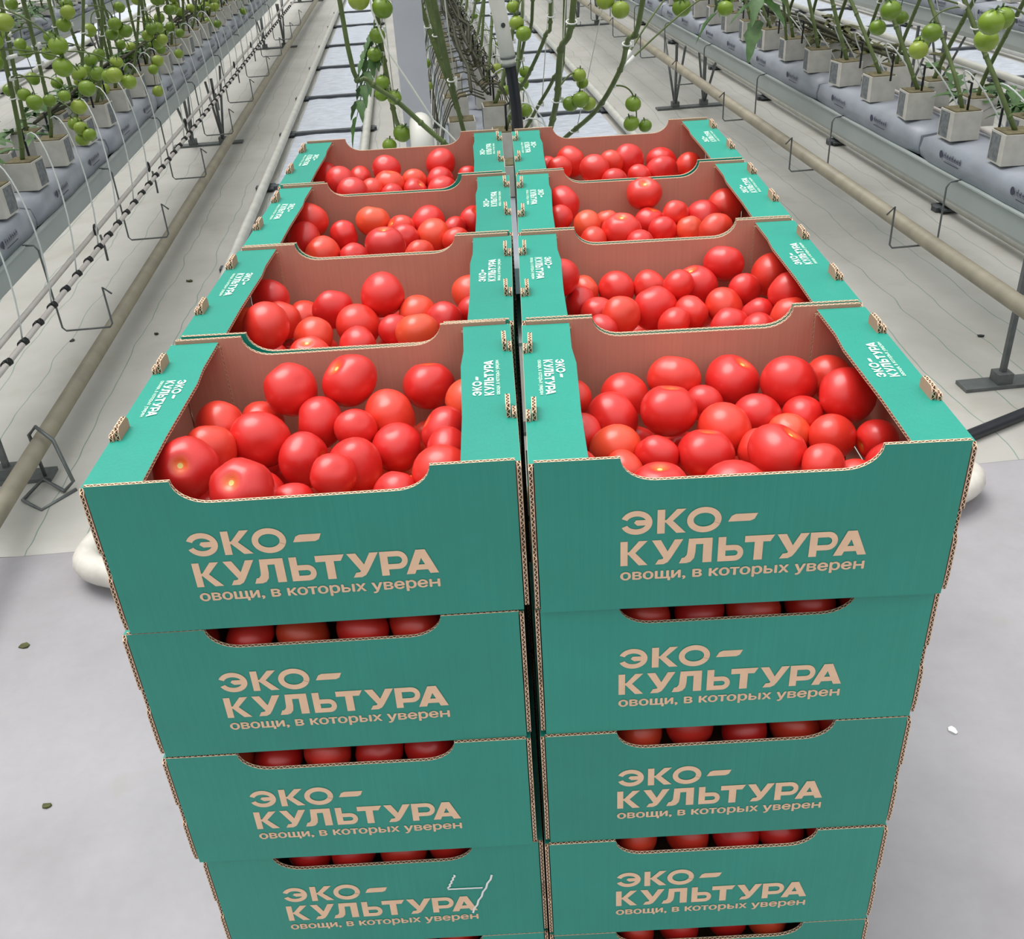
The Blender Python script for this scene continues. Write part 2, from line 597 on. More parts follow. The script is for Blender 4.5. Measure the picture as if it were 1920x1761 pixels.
line_letters('ЭКО~', [(80, 310), (345, 552), (558, 806), (850, 1065)], 0.0905, 0.0275, (-0.1203, 0.0100))
line_letters('КУЛЬТУРА', [(95, 290), (318, 540), (515, 748), (790, 972), (972, 1188), (1205, 1432), (1440, 1638), (1616, 1852)], 0.0538, 0.0290, (-0.1203, 0.1185))
TAGL = text_polys('овощи, в котор', 0.0168, -0.1200, 0.0184, 0.0368, 0.0) + text_polys('х увере', 0.0168, 0.0350, 0.1058, 0.0368, 0.0)
TAGL += [[(0.0208 + x * 0.0080, 0.0368 + y * 0.0091) for x, y in q] for q in
         ([(0, 0), (0.2, 0), (0.2, 1), (0, 1)], [(0.15, 0), (0.62, 0), (0.62, 0.15), (0.15, 0.15)], [(0.15, 0.45), (0.62, 0.45), (0.62, 0.60), (0.15, 0.60)])]
TAGL += [[(0.0208 + x * 0.0080, 0.0368 + y * 0.0091) for x, y in q] for q in ring(0.62, 0.30, 0.38, 0.30, 0.155, -PI / 2, PI / 2, 8)]
TAGL += [[(0.0313, 0.0368), (0.0330, 0.0368), (0.0330, 0.0459), (0.0313, 0.0459)]]
for dx, dz in ((0, 0), (0.00055, 0), (-0.00055, 0), (0, 0.0004), (0, -0.0004)):
    LOGO += [[(x + dx, z + dz) for x, z in q] for q in TAGL]
    LOGO += [[(x0 + dx, z0 + dz), (x1 + dx, z0 + dz), (x1 + dx, z1 + dz), (x0 + dx, z1 + dz)] for x0, x1, z0, z1 in
             ((0.1083, 0.1099, 0.0368, 0.0459), (0.1164, 0.1180, 0.0368, 0.0459), (0.1090, 0.1172, 0.0407, 0.0421))]


def area(q):
    return sum(q[i][0] * q[(i + 1) % len(q)][1] - q[(i + 1) % len(q)][0] * q[i][1] for i in range(len(q)))


def logo_mesh(name, fn, mat, flip=False):
    mb = MB()
    for qi, q in enumerate(LOGO):
        if area(q) < 0:
            q = q[::-1]
        b0 = len(mb.v)
        for p in q:
            mb.v.append(fn(p[0], p[1], (qi % 60) * 5e-6))
        idx = list(range(b0, b0 + len(q)))
        mb.face(idx[::-1] if flip else idx)
    return mb.mesh(name, [mat])


# ------------------------------------------------------------------ cardboard crates
W, D, H = 0.400, 0.335, 0.1765
HW, HD = W / 2, D / 2
TK = 0.0042
LEDGE = 0.148


def end_outline():
    pts = [(-HW, 0), (HW, 0), (HW, H)]
    a, dip, run = 0.1205, 0.0255, 0.034
    for i in range(9):
        t = PI / 2 * i / 8
        pts.append((a - run * (1 - math.cos(t)), H - dip * math.sin(t) - (0.0 if i else 0.0)))
    for i in range(9):
        t = PI / 2 * (8 - i) / 8
        pts.append((-a + run * (1 - math.cos(t)), H - dip * math.sin(t)))
    pts.append((-HW, H))
    return pts


MATS = [M['green'], M['kraft'], M['edge']]
mb = MB()
mb.plate(end_outline(), (0, -HD, 0), (1, 0, 0), (0, 0, 1), TK)
ME_FRONT = mb.mesh('front_panel', MATS)
mb = MB()
mb.plate(end_outline(), (0, HD, 0), (-1, 0, 0), (0, 0, 1), TK)
ME_BACK = mb.mesh('back_panel', MATS)


def side_outline():
    n0, n1, dp = 0.41 * H, 0.575 * H, 0.004
    t = H - 0.0045
    return [(-HD + 0.002, 0.004), (HD - 0.002, 0.004), (HD, n0 * 0.3), (HD, n0 - 0.006), (HD - dp, n0), (HD - dp, n1), (HD, n1), (HD, t - 0.004), (HD - 0.004, t),
            (-HD + 0.004, t), (-HD, t - 0.004), (-HD, n1), (-HD + dp, n1), (-HD + dp, n0), (-HD, n0 - 0.006), (-HD, n0 * 0.3)]


ME_SIDE = {}
for sgn in (-1, 1):
    mb = MB()
    if sgn < 0:
        mb.plate([(-u, w) for u, w in side_outline()][::-1], (-HW - TK - 0.0012, 0, 0), (0, -1, 0), (0, 0, 1), TK)
    else:
        mb.plate(side_outline(), (HW + TK + 0.0012, 0, 0), (0, 1, 0), (0, 0, 1), TK)
    ME_SIDE[sgn] = mb.mesh('side_wall', MATS)
ME_LEDGE = {}
for sgn in (-1, 1):
    mb = MB()
    xo, xi = (HW + 0.0052), LEDGE
    y0, y1 = -HD + TK + 0.0012, HD - TK - 0.0012
    ol = [(xi + 0.001, y0), (xo, y0), (xo, y1), (xi, y1), (xi + 0.0015, 0.09), (xi - 0.0012, 0.05), (xi, 0.0), (xi + 0.0015, -0.07)]
    if sgn < 0:
        ol = [(-u, w) for u, w in ol][::-1]
    mb.plate(ol, (0, 0, H - 0.0042), (1, 0, 0), (0, 1, 0), TK)
    ME_LEDGE[sgn] = mb.mesh('top_ledge', MATS)
ME_TAB = {}
for sgn in (-1, 1):
    mb = MB()
    xo = HW - 0.001
    prof = [(-0.015, -0.003), (0.015, -0.003), (0.015, 0.009), (0.011, 0.0135), (-0.011, 0.0135), (-0.015, 0.009)]
    if sgn > 0:
        mb.plate(prof, (xo, 0, 0), (0, 1, 0), (0, 0, 1), 0.0048, (1, 1, 2))
        mb.plate([(u * 0.55 - 0.009, w * 0.5) for u, w in prof], (xo + 0.0056, 0, 0), (0, 1, 0), (0, 0, 1), 0.0042, (1, 1, 2))
    else:
        mb.plate(prof, (-xo, 0, 0), (0, -1, 0), (0, 0, 1), 0.0048, (1, 1, 2))
        mb.plate([(u * 0.55 + 0.009, w * 0.5) for u, w in prof], (-xo - 0.0056, 0, 0), (0, -1, 0), (0, 0, 1), 0.0042, (1, 1, 2))
    ME_TAB[sgn] = mb.mesh('locking_tab', MATS)
ME_FLAP = {}
for sx in (-1, 1):
    for sy in (-1, 1):
        mb = MB()
        y = sy * (HD - TK - 0.0006)
        ol = [(HW - 0.0008, 0.005), (LEDGE - 0.002, 0.005), (LEDGE - 0.002, H - 0.0095), (HW - 0.0008, H - 0.0095)]
        pts = [(sx * u, w) for u, w in ol]
        ax = (-1, 0, 0) if sy > 0 else (1, 0, 0)
        if sy > 0:
            # plate normal must face -y (inside); outer normal = ax x ay
            mb.plate(pts if area(pts) > 0 else pts[::-1], (0, y - 0.0046, 0), (1, 0, 0), (0, 0, 1), 0.0046, (1, 1, 2))
        else:
            q = [(-u, w) for u, w in pts]
            mb.plate(q if area(q) > 0 else q[::-1], (0, y + 0.0046, 0), (-1, 0, 0), (0, 0, 1), 0.0046, (1, 1, 2))
        ME_FLAP[sx, sy] = mb.mesh('corner_flap', MATS)
mb = MB()
mb.plate([(-HW, -HD + TK), (HW, -HD + TK), (HW, HD - TK), (-HW, HD - TK)], (0, 0, 0.0042), (1, 0, 0), (0, 1, 0), 0.004, (1, 0, 2))
ME_BASE = mb.mesh('base_panel', MATS)
ME_LOGO_F = logo_mesh('printed_lettering', lambda x, z, e: (x, -HD - 0.0004 - e, z), M['print_kraft'])
ME_LOGO_B = logo_mesh('printed_lettering', lambda x, z, e: (-x, HD + 0.0004 + e, z), M['print_kraft'])
LS, LZ = 0.357, 0.068
ME_LOGO_R = logo_mesh('printed_lettering', lambda x, z, e: (0.178 - LS * (z - LZ), 0.0175 + LS * x, H - 0.0037 + e), M['print_mint'])
ME_LOGO_L = logo_mesh('printed_lettering', lambda x, z, e: (-0.178 + LS * (z - LZ), 0.0175 - LS * x, H - 0.0037 + e), M['print_mint'])

POSE = {(0,0,0):(-0.2140,0.1696,0.0200), (0,1,0):(-0.2126,0.5082,-0.0030), (0,2,0):(-0.2109,0.8467,0.0060), (0,3,0):(-0.2218,1.1891,0.0180), (1,0,0):(0.2067,0.1662,-0.0026), (1,1,0):(0.2080,0.5050,-0.0021), (1,2,0):(0.2103,0.8442,-0.0080), (1,3,0):(0.2092,1.1878,0.0100), (0,0,1):(-0.2191,0.1694,0.0151), (0,0,2):(-0.2192,0.1672,0.0095), (0,0,3):(-0.2135,0.1706,0.0149), (1,0,1):(0.2046,0.1744,0.0046), (1,0,2):(0.2019,0.1726,0.0113), (1,0,3):(0.2003,0.1701,0.0107)}
TOPZ = 1.04
PITCH = 0.178
NL = 5


def crate(pose, z, label, group, logo_front=True, logo_top=True):
    t = thing('cardboard_crate', label, 'crate', (pose[0], pose[1], z), pose[2], group)
    f = put('front_panel', ME_FRONT, t)
    if logo_front:
        put('printed_lettering', ME_LOGO_F, f)
    bk = put('back_panel', ME_BACK, t)
    for s in (-1, 1):
        put('side_wall', ME_SIDE[s], t)
        l = put('top_ledge', ME_LEDGE[s], t)
        if logo_top:
            put('printed_lettering', ME_LOGO_R if s > 0 else ME_LOGO_L, l)
        if logo_top:
            for y in (0.095, -0.066):
                a = rnd.uniform(-0.06, 0.06)
                tb = put('locking_tab', ME_TAB[s], l, (0, y + rnd.uniform(-.006, .006), H - 0.0042), (0, 0, a * 0.3))
        for sy in (-1, 1):
            put('corner_flap', ME_FLAP[s, sy], t)
    put('base_panel', ME_BASE, t)
    return t


ROWN = ['nearest', 'second', 'third', 'farthest']
SIDE = ['left', 'right']
crates = {}
for c in (0, 1):
    for r in range(4):
        lab = 'open green cardboard tomato crate on top of the %s column, %s' % (SIDE[c], ('nearest', 'second from the front', 'third from the front', 'farthest back')[r])
        crates[c, r, 0] = crate(POSE[c, r, 0], TOPZ - H, lab, 'green tomato crates on the trolley')
        for k in range(1, NL):
            if r == 0:
                p = POSE.get((c, 0, k), POSE[c, 0, 3])
                lab = 'green printed tomato crate in the %s front stack, %s from the top' % (SIDE[c], ORD[k])
                if (c, k) == (0, 3):
                    lab = 'green printed tomato crate with a white handwritten 4, left front stack'
                crates[c, 0, k] = crate(p, TOPZ - H - k * PITCH, lab, 'green tomato crates on the trolley', True, False)
            else:
                q = POSE[c, r, 0]
                crate((q[0], q[1], q[2] * 0.3), TOPZ - H - k * PITCH, 'green tomato crate in the %s column, %s stack back, %s from the top' % (SIDE[c], ORD[r], ORD[k]),
                      'green tomato crates hidden behind the front stacks', False, False)
# handwritten 4
mb = MB()
for st in ([(0.0955, 0.1253), (0.0846, 0.0985), (0.1277, 0.0977)], [(0.1412, 0.1211), (0.1115, 0.0492)]):
    for (xa, za), (xb, zb) in zip(st, st[1:]):
        n = 9
        L = math.hypot(xb - xa, zb - za)
        nx, nz = -(zb - za) / L, (xb - xa) / L
        jag = 0.0007 if abs(zb - za) > 0.01 else 0.0001
        prev = None
        for i in range(n + 1):
            t = i / n
            o_ = jag * (1 if i % 2 else -1)
            x, z = xa + (xb - xa) * t + nx * o_, za + (zb - za) * t + nz * o_
            cur = ((x - nx * 0.0013, z - nz * 0.0013), (x + nx * 0.0013, z + nz * 0.0013))
            if prev:
                b0 = len(mb.v)
                for q in (prev[0], cur[0], cur[1], prev[1]):
                    mb.v.append((q[0], -HD - 0.0009, q[1]))
                mb.face([b0, b0 + 1, b0 + 2, b0 + 3])
            prev = cur
f4 = [ch for ch in crates[0, 0, 3].children if ch.name.startswith('front_panel')][0]
o = mb.build('handwritten_number', M['chalk'], f4)
o['label'] = 'white handwritten number 4'

# low trolley deck under the stacks
t = thing('trolley', 'low wooden trolley deck carrying the stacked green crates', 'trolley', (0, 0.68, 0))
DZ = TOPZ - H - (NL - 1) * PITCH
for i in range(9):
    mb = MB()
    mb.box((0, -0.62 + i * 0.155, DZ - 0.011), (0.84, 0.13, 0.022))
    mb.build('deck_board', M['wood'], t)
for x in (-0.3, 0.0, 0.3):
    mb = MB()
    mb.box((x, 0, DZ - 0.022 - 0.025), (0.08, 1.34, 0.05))
    mb.build('bearer', M['wood'], t)
for x in (-0.3, 0.3):
    for y in (-0.5, 0.5):
        mb = MB()
        zr = (DZ - 0.072) / 2
        mb.tube([(x - 0.02, y, zr), (x + 0.02, y, zr)], zr, 16)
        mb.build('wheel', M['black'], t)

# ------------------------------------------------------------------ red tomatoes
def tomato_mesh(name, seed, lobes, amp, squash, seg=26, rings=18):
    r_ = random.Random(seed)
    phs = [r_.uniform(0, 2 * PI) for _ in range(3)]
    mb = MB()
    b0 = 0

    def P(th, an):
        s = math.sin(th)
        rad_ = 1.0 + amp * math.cos(lobes * an + phs[0]) * s * (0.55 + 0.45 * math.cos(th)) + 0.025 * math.cos(2 * an + phs[1]) + 0.015 * math.sin(an + phs[2])
        x, y = s * math.cos(an) * rad_, s * math.sin(an) * rad_
        z = math.cos(th) * squash
        # dimple at the stem end, faint one at the blossom end
        q = s
        if th < PI / 2:
            z -= 0.20 * math.exp(-(q / 0.26) ** 2)
        else:
            z += 0.05 * math.exp(-(q / 0.22) ** 2)
        return (x, y, z)
    mb.v.append(P(0, 0))
    for i in range(1, rings):
        for j in range(seg):
            mb.v.append(P(PI * i / rings, 2 * PI * j / seg))
    mb.v.append(P(PI, 0))
    last = len(mb.v) - 1
    for j in range(seg):
        mb.face([0, 1 + j, 1 + (j + 1) % seg], 0, smooth=True)
        mb.face([last, last - seg + (j + 1) % seg, last - seg + j], 0, smooth=True)
    for i in range(rings - 2):
        a = 1 + i * seg
        for j in range(seg):
            mb.face([a + j, a + seg + j, a + seg + (j + 1) % seg, a + (j + 1) % seg], 0, smooth=True)
    return mb.mesh(name, [M['tomato']])


TM = [tomato_mesh('tomato', s, l, a, q) for s, l, a, q in ((1, 3, 0.0, 0.92), (2, 5, 0.045, 0.86), (3, 4, 0.075, 0.88), (4, 6, 0.05, 0.88), (5, 3, 0.085, 0.92), (6, 2, 0.05, 0.95))]
TM_LO = [tomato_mesh('tomato', s, 4, 0.03, 0.9, 12, 8) for s in (8, 9)]


def place_tomato(x, y, z, r, label, group, axis=None, var=None):
    me = TM[var if var is not None else rnd.choice([0, 0, 0, 1, 1, 2, 3, 4, 5])]
    o = put('tomato', me)
    o.location = (x, y, z)
    k = 1.02
    o.scale = (r * k, r * k, r * k)
    if axis is None:
        axis = Vector((rnd.uniform(-1, 1), rnd.uniform(-0.2, 1.0), rnd.uniform(-1.0, 0.45)))
    q = Vector(axis).normalized().to_track_quat('Z', 'Y')
    o.rotation_mode = 'QUATERNION'
    o.rotation_quaternion = q
    return tag(o, label, 'tomato', group)


TOMATOES = {"00":[[-0.2745,0.2746,-0.0458,0.0316,0,0,6,4],[-0.2044,0.2808,-0.0413,0.0325,0,2,6,4],[-0.1127,0.2924,-0.0598,0.0321,0,4,6,4],[-0.062,0.2309,-0.0551,0.0301,0,5,6,4],[-0.3503,0.2236,-0.0638,0.0307,1,0,5,4],[-0.2374,0.2335,-0.0707,0.031,0,1,6,4],[-0.1571,0.2439,-0.0732,0.0326,0,3,6,4],[-0.0893,0.1782,-0.0593,0.0276,1,4,5,4],[-0.1912,0.2039,-0.0652,0.0234,1,2,5,4],[-0.3434,0.1543,-0.0566,0.029,2,1,5,4],[-0.2961,0.188,-0.0635,0.0325,1,1,5,4],[-0.3497,0.0939,-0.0414,0.0326,2,0,5,4],[-0.2443,0.1583,-0.0756,0.0301,2,2,5,4],[-0.1438,0.18,-0.0787,0.0288,1,3,5,4],[-0.0824,0.1277,-0.0571,0.026,2,4,5,4],[-0.2812,0.046,-0.0408,0.0317,3,0,5,4],[-0.1996,0.0931,-0.0583,0.0235,3,2,5,4],[-0.1854,0.1403,-0.0763,0.0318,2,3,5,4],[-0.0853,0.0737,-0.0531,0.0311,3,4,5,4],[-0.2387,0.0709,-0.0781,0.0235,3,1,5,4],[-0.1328,0.0556,-0.0611,0.0231,3,3,5,4]],"10":[[0.1803,0.2884,-0.0661,0.0316,0,2,7,4],[0.1198,0.2733,-0.0783,0.0294,0,1,7,4],[0.2497,0.2866,-0.0727,0.032,0,3,7,4],[0.3089,0.2559,-0.0632,0.0327,0,4,7,4],[0.3648,0.2859,-0.076,0.0281,0,5,7,4],[0.3631,0.2096,-0.0597,0.0326,0,6,7,4],[0.0592,0.2715,-0.0781,0.0234,0,0,7,4],[0.1002,0.221,-0.0781,0.0294,1,0,7,4],[0.1615,0.2009,-0.0621,0.0326,1,1,7,4],[0.2087,0.2451,-0.0789,0.0222,1,2,7,4],[0.219,0.1749,-0.0765,0.0317,1,3,7,4],[0.2627,0.2093,-0.0804,0.0271,1,4,7,4],[0.314,0.2056,-0.0795,0.0233,1,6,7,4],[0.0967,0.1509,-0.0785,0.028,2,1,7,4],[0.064,0.1867,-0.0782,0.0231,2,0,7,4],[0.1383,0.1252,-0.0755,0.0233,3,1,7,4],[0.1897,0.1233,-0.0752,0.0308,2,2,7,4],[0.2541,0.085,-0.0543,0.0297,2,4,7,4],[0.2502,0.1308,-0.0789,0.0252,2,3,7,4],[0.3324,0.1557,-0.0804,0.0261,2,5,7,4],[0.2888,0.1701,-0.0815,0.0228,1,5,7,4],[0.3766,0.1417,-0.0797,0.0232,2,6,7,4],[0.3711,0.0805,-0.078,0.0272,3,6,7,4],[0.1281,0.0364,-0.059,0.0295,3,2,7,4],[0.2036,0.0393,-0.0692,0.0326,3,3,7,4],[0.3294,0.0565,-0.0764,0.0234,3,5,7,4],[0.1,0.1039,-0.0787,0.0217,3,0,7,4],[0.2919,0.0541,-0.0531,0.022,3,4,7,4]],"11":[[0.0608,0.5692,-0.0371,0.0278,0,0,6,4],[0.1449,0.6215,-0.0792,0.0271,1,2,6,4],[0.097,0.6197,-0.0795,0.0236,1,1,6,4],[0.194,0.6225,-0.0787,0.0248,0,1,6,4],[0.2595,0.6041,-0.075,0.0326,0,3,6,4],[0.3057,0.6343,-0.0533,0.03,0,4,6,4],[0.3688,0.6057,-0.0649,0.0321,0,5,6,4],[0.0879,0.5762,-0.0796,0.0233,1,0,6,4],[0.1913,0.5363,-0.0781,0.0316,2,2,5,4],[0.1399,0.501,-0.0714,0.0276,2,1,5,4],[0.1107,0.5386,-0.0793,0.0232,2,0,5,4],[0.2876,0.5295,-0.0781,0.0286,1,3,6,4],[0.3713,0.5001,-0.0526,0.0297,1,5,6,4],[0.3228,0.563,-0.068,0.0236,1,4,6,4],[0.3273,0.4947,-0.076,0.0232,2,4,5,4],[0.2397,0.5146,-0.0788,0.0242,2,3,5,4],[0.2822,0.4577,-0.0784,0.0261,3,2,5,4],[0.3597,0.4476,-0.0637,0.0263,3,4,5,4],[0.3118,0.4231,-0.0683,0.023,3,3,5,4],[0.2098,0.4818,-0.0783,0.0225,3,1,5,4],[0.1102,0.4639,-0.0761,0.0228,3,0,5,4],[0.2283,0.5661,-0.0565,0.0227,0,2,6,4]],"01":[[-0.3405,0.4623,-0.0413,0.0325,1,0,5,3],[-0.345,0.5647,-0.0774,0.0287,1,1,5,3],[-0.2699,0.5766,-0.0691,0.0292,0,0,5,3],[-0.2853,0.4868,-0.0713,0.0289,2,1,4,3],[-0.1963,0.5783,-0.0507,0.0326,0,1,5,3],[-0.23,0.5335,-0.078,0.0319,1,2,5,3],[-0.1472,0.5636,-0.0772,0.0281,0,2,5,3],[-0.1068,0.5314,-0.0762,0.0263,1,4,5,3],[-0.0698,0.6102,-0.07,0.0293,0,3,5,3],[-0.0661,0.5611,-0.0779,0.0232,0,4,5,3],[-0.1372,0.4477,-0.0561,0.0288,2,3,4,3],[-0.1754,0.5089,-0.0781,0.0234,1,3,5,3],[-0.2211,0.4564,-0.075,0.0264,2,2,4,3],[-0.2804,0.4239,-0.0703,0.027,2,0,4,3]],"02":[[-0.3652,0.9641,-0.0531,0.0325,0,0,5,3],[-0.366,0.9055,-0.0683,0.0313,2,0,5,3],[-0.2532,0.9692,-0.0613,0.0305,0,1,5,3],[-0.3041,0.944,-0.0754,0.0276,1,0,5,3],[-0.1562,0.9743,-0.0713,0.0317,0,3,5,3],[-0.1418,0.9089,-0.0761,0.0326,1,2,5,3],[-0.2021,0.9438,-0.0698,0.0254,0,2,5,3],[-0.2107,0.7801,-0.0429,0.0319,2,3,5,3],[-0.1617,0.821,-0.078,0.0265,2,4,5,3],[-0.2721,0.8284,-0.0762,0.0234,2,2,5,3],[-0.325,0.8334,-0.0733,0.0325,2,1,5,3],[-0.0726,0.9804,-0.0721,0.0266,0,4,5,3],[-0.1089,0.9505,-0.0781,0.0233,1,3,5,3],[-0.1899,0.8878,-0.0676,0.0235,1,1,5,3],[-0.1026,0.8734,-0.072,0.0232,1,4,5,3]],"12":[[0.0853,0.9718,-0.0524,0.0326,0,1,5,3],[0.1236,0.905,-0.0712,0.027,1,0,5,3],[0.23,0.9731,-0.0408,0.0305,0,2,5,3],[0.1788,0.8652,-0.0699,0.0326,2,1,5,3],[0.2354,0.9345,-0.08,0.0279,1,2,5,3],[0.2517,0.8877,-0.0817,0.0247,2,3,5,3],[0.3286,0.9288,-0.0782,0.0325,1,4,5,3],[0.373,0.969,-0.0697,0.0313,0,4,5,3],[0.3203,0.7727,-0.0487,0.0288,2,4,5,3],[0.077,0.9198,-0.0598,0.0235,0,0,5,3],[0.13,0.8457,-0.0781,0.0234,2,0,5,3],[0.2045,0.8196,-0.0776,0.0231,2,2,5,3],[0.2787,0.9196,-0.0637,0.0234,0,3,5,3],[0.1616,0.9335,-0.0781,0.0234,1,1,5,3],[0.2977,0.8838,-0.0808,0.0231,1,3,5,3]],"13":[[0.1206,1.3141,-0.0654,0.0323,0,0,4,3],[0.1605,1.19,-0.0492,0.0288,1,2,4,3],[0.2376,1.2796,-0.0591,0.0327,0,2,4,3],[0.3098,1.3157,-0.0742,0.0306,0,3,4,3],[0.2979,1.2283,-0.0719,0.0326,2,2,3,3],[0.3599,1.2785,-0.0775,0.0277,1,3,4,3],[0.1949,1.1515,-0.0666,0.0273,2,0,3,3],[0.1981,1.2435,-0.052,0.0241,0,1,4,3],[0.0947,1.2532,-0.0618,0.0255,1,1,4,3],[0.2506,1.2032,-0.0714,0.0238,2,1,3,3],[0.0722,1.2933,-0.0671,0.0233,1,0,4,3]],"03":[[-0.2596,1.2888,-0.0512,0.029,0,2,5,3],[-0.149,1.3185,-0.053,0.0315,0,3,5,3],[-0.1496,1.2647,-0.0771,0.0307,1,3,5,3],[-0.3351,1.1647,-0.0392,0.0302,1,0,5,3],[-0.3898,1.3193,-0.0634,0.0263,0,0,5,3],[-0.3189,1.3152,-0.0776,0.0276,0,1,5,3],[-0.2489,1.2315,-0.0678,0.0318,1,1,5,3],[-0.2012,1.2565,-0.07,0.025,1,2,5,3],[-0.142,1.2087,-0.077,0.0287,1,4,5,3],[-0.3032,1.0935,-0.0413,0.0288,2,0,4,3],[-0.1967,1.2107,-0.0762,0.0239,2,3,4,3],[-0.09,1.2904,-0.0779,0.0236,0,4,5,3],[-0.2803,1.1891,-0.0653,0.0237,2,1,4,3],[-0.2382,1.1724,-0.0743,0.0248,2,2,4,3]]}
FILL = {"00":[[-0.2878,0.1197,-0.0961,0.0291],[-0.3148,0.2712,-0.0866,0.027],[-0.2871,0.2206,-0.125,0.0268],[-0.1156,0.2681,-0.1266,0.0295]],"10":[[0.0495,0.073,-0.0623,0.0287],[0.1269,0.2173,-0.1213,0.0292],[0.186,0.2121,-0.1279,0.0292]],"11":[],"01":[[-0.3732,0.408,-0.0584,0.0285],[-0.3776,0.5126,-0.0623,0.0277],[-0.3674,0.6149,-0.0607,0.0283],[-0.3221,0.6169,-0.096,0.0281]],"02":[],"12":[],"13":[],"03":[]}
CN = {}
for c in (0, 1):
    for r in range(4):
        CN['%d%d' % (c, r)] = '%s %s top crate' % (ROWN[r], SIDE[c])
ROW4 = {4: ['back', 'second', 'third', 'front'], 3: ['back', 'middle', 'front']}
TOCAM = Vector(CAM['C'])
# fruits whose stem end shows in the photograph: crate, index -> axis direction (x, y, z), mesh
SCAR = {('00', 11): ((0.10, -0.80, 0.62), 1), ('00', 15): ((-0.15, -0.62, 0.72), 3), ('00', 1): ((-0.55, -0.30, 0.85), 2), ('00', 17): ((-0.85, -0.55, 0.05), 2),
        ('10', 2): ((0.45, -0.1, 0.95), 4), ('10', 8): ((0.1, 0.25, 0.95), 2), ('10', 16): ((0.1, 0.3, 0.95), 2), ('10', 17): ((0.5, 0.0, 0.85), 4),
        ('10', 23): ((0.0, 0.1, 1.0), 1), ('10', 0): ((0.2, 0.5, 0.9), 3), ('10', 13): ((0.3, -0.7, -0.5), 0), ('00', 2): ((0.0, 0.3, 0.9), 2),
        ('11', 4): ((-0.3, 0.0, 0.95), 4), ('11', 5): ((0.2, 0.4, 0.9), 3), ('12', 2): ((0.0, -0.45, 0.9), 1), ('12', 3): ((0.0, -0.2, 0.95), 3), ('12', 4): ((0.3, 0.0, 0.95), 3),
        ('12', 8): ((0.6, -0.75, -0.1), 3), ('01', 10): ((-0.1, 0.4, 0.9), 2), ('01', 13): ((0.0, -0.2, 0.95), 1), ('02', 7): ((0.0, 0.0, 1.0), 3), ('02', 2): ((0.2, 0.3, 0.9), 3),
        ('13', 4): ((0.2, -0.8, -0.45), 3), ('03', 6): ((0.2, 0.1, 1.0), 3)}
for key, lst in TOMATOES.items():
    for i, (x, y, z, r, ri, j, n, nr) in enumerate(lst):
        pos = 'only one' if n == 1 else ('leftmost' if j == 0 else ('rightmost' if j == n - 1 else ORD[j] + ' from left'))
        lab = 'ripe red tomato in the %s, %s row, %s' % (CN[key], ROW4[nr][ri], pos)
        ax, var = SCAR.get((key, i), (None, None))
        place_tomato(x, y, z + TOPZ, r, lab, 'red tomatoes in the top crates', ax, var)
for key, lst in FILL.items():
    for j, (x, y, z, r) in enumerate(sorted(lst)):
        place_tomato(x, y, z + TOPZ, r, 'red tomato half hidden beneath others in the %s, %s such from left' % (CN[key], ORD[j]), 'half hidden tomatoes in the %s' % CN[key])


def pack(key, pose, ztop, avoid):
    """the layers nobody sees under the fruit on show, one heap per crate"""
    mb = MB()
    ca, sa = math.cos(pose[2]), math.sin(pose[2])
    me0 = TM_LO[0]
    vs = [Vector(v.co) for v in me0.vertices]
    fs = [list(p.vertices) for p in me0.polygons]
    for lz in (-0.145, -0.108):
        for iy in range(-3, 4):
            for ix in range(-4, 4):
                lx, ly = ix * 0.054 + 0.02 + (iy % 2) * 0.012, iy * 0.047
                r = 0.0245
                if abs(lx) + r > 0.192 or abs(ly) + r > HD - 0.008:
                    continue
                p = Vector((pose[0] + ca * lx - sa * ly, pose[1] + sa * lx + ca * ly, ztop + lz))
                if any((p - q).length < (r + qr) * 0.97 for q, qr in avoid):
                    continue
                b0 = len(mb.v)
                for v_ in vs:
                    mb.v.append(tuple(p + v_ * r))
                for f_ in fs:
                    mb.face([b0 + k_ for k_ in f_], 0, smooth=True)
    if mb.v:
        o = mb.build('tomato_heap', M['tomato'])
        o['kind'] = 'stuff'
        tag(o, 'red tomatoes packed beneath the visible ones in the %s' % CN[key], 'tomatoes', 'tomatoes packed beneath the visible ones')


for key in TOMATOES:
    c, r = int(key[0]), int(key[1])
    av = [(Vector((t_[0], t_[1], t_[2] + TOPZ)), t_[3]) for t_ in TOMATOES[key]] + [(Vector((t_[0], t_[1], t_[2] + TOPZ)), t_[3]) for t_ in FILL[key]]
    pack(key, POSE[c, r, 0], TOPZ, av)

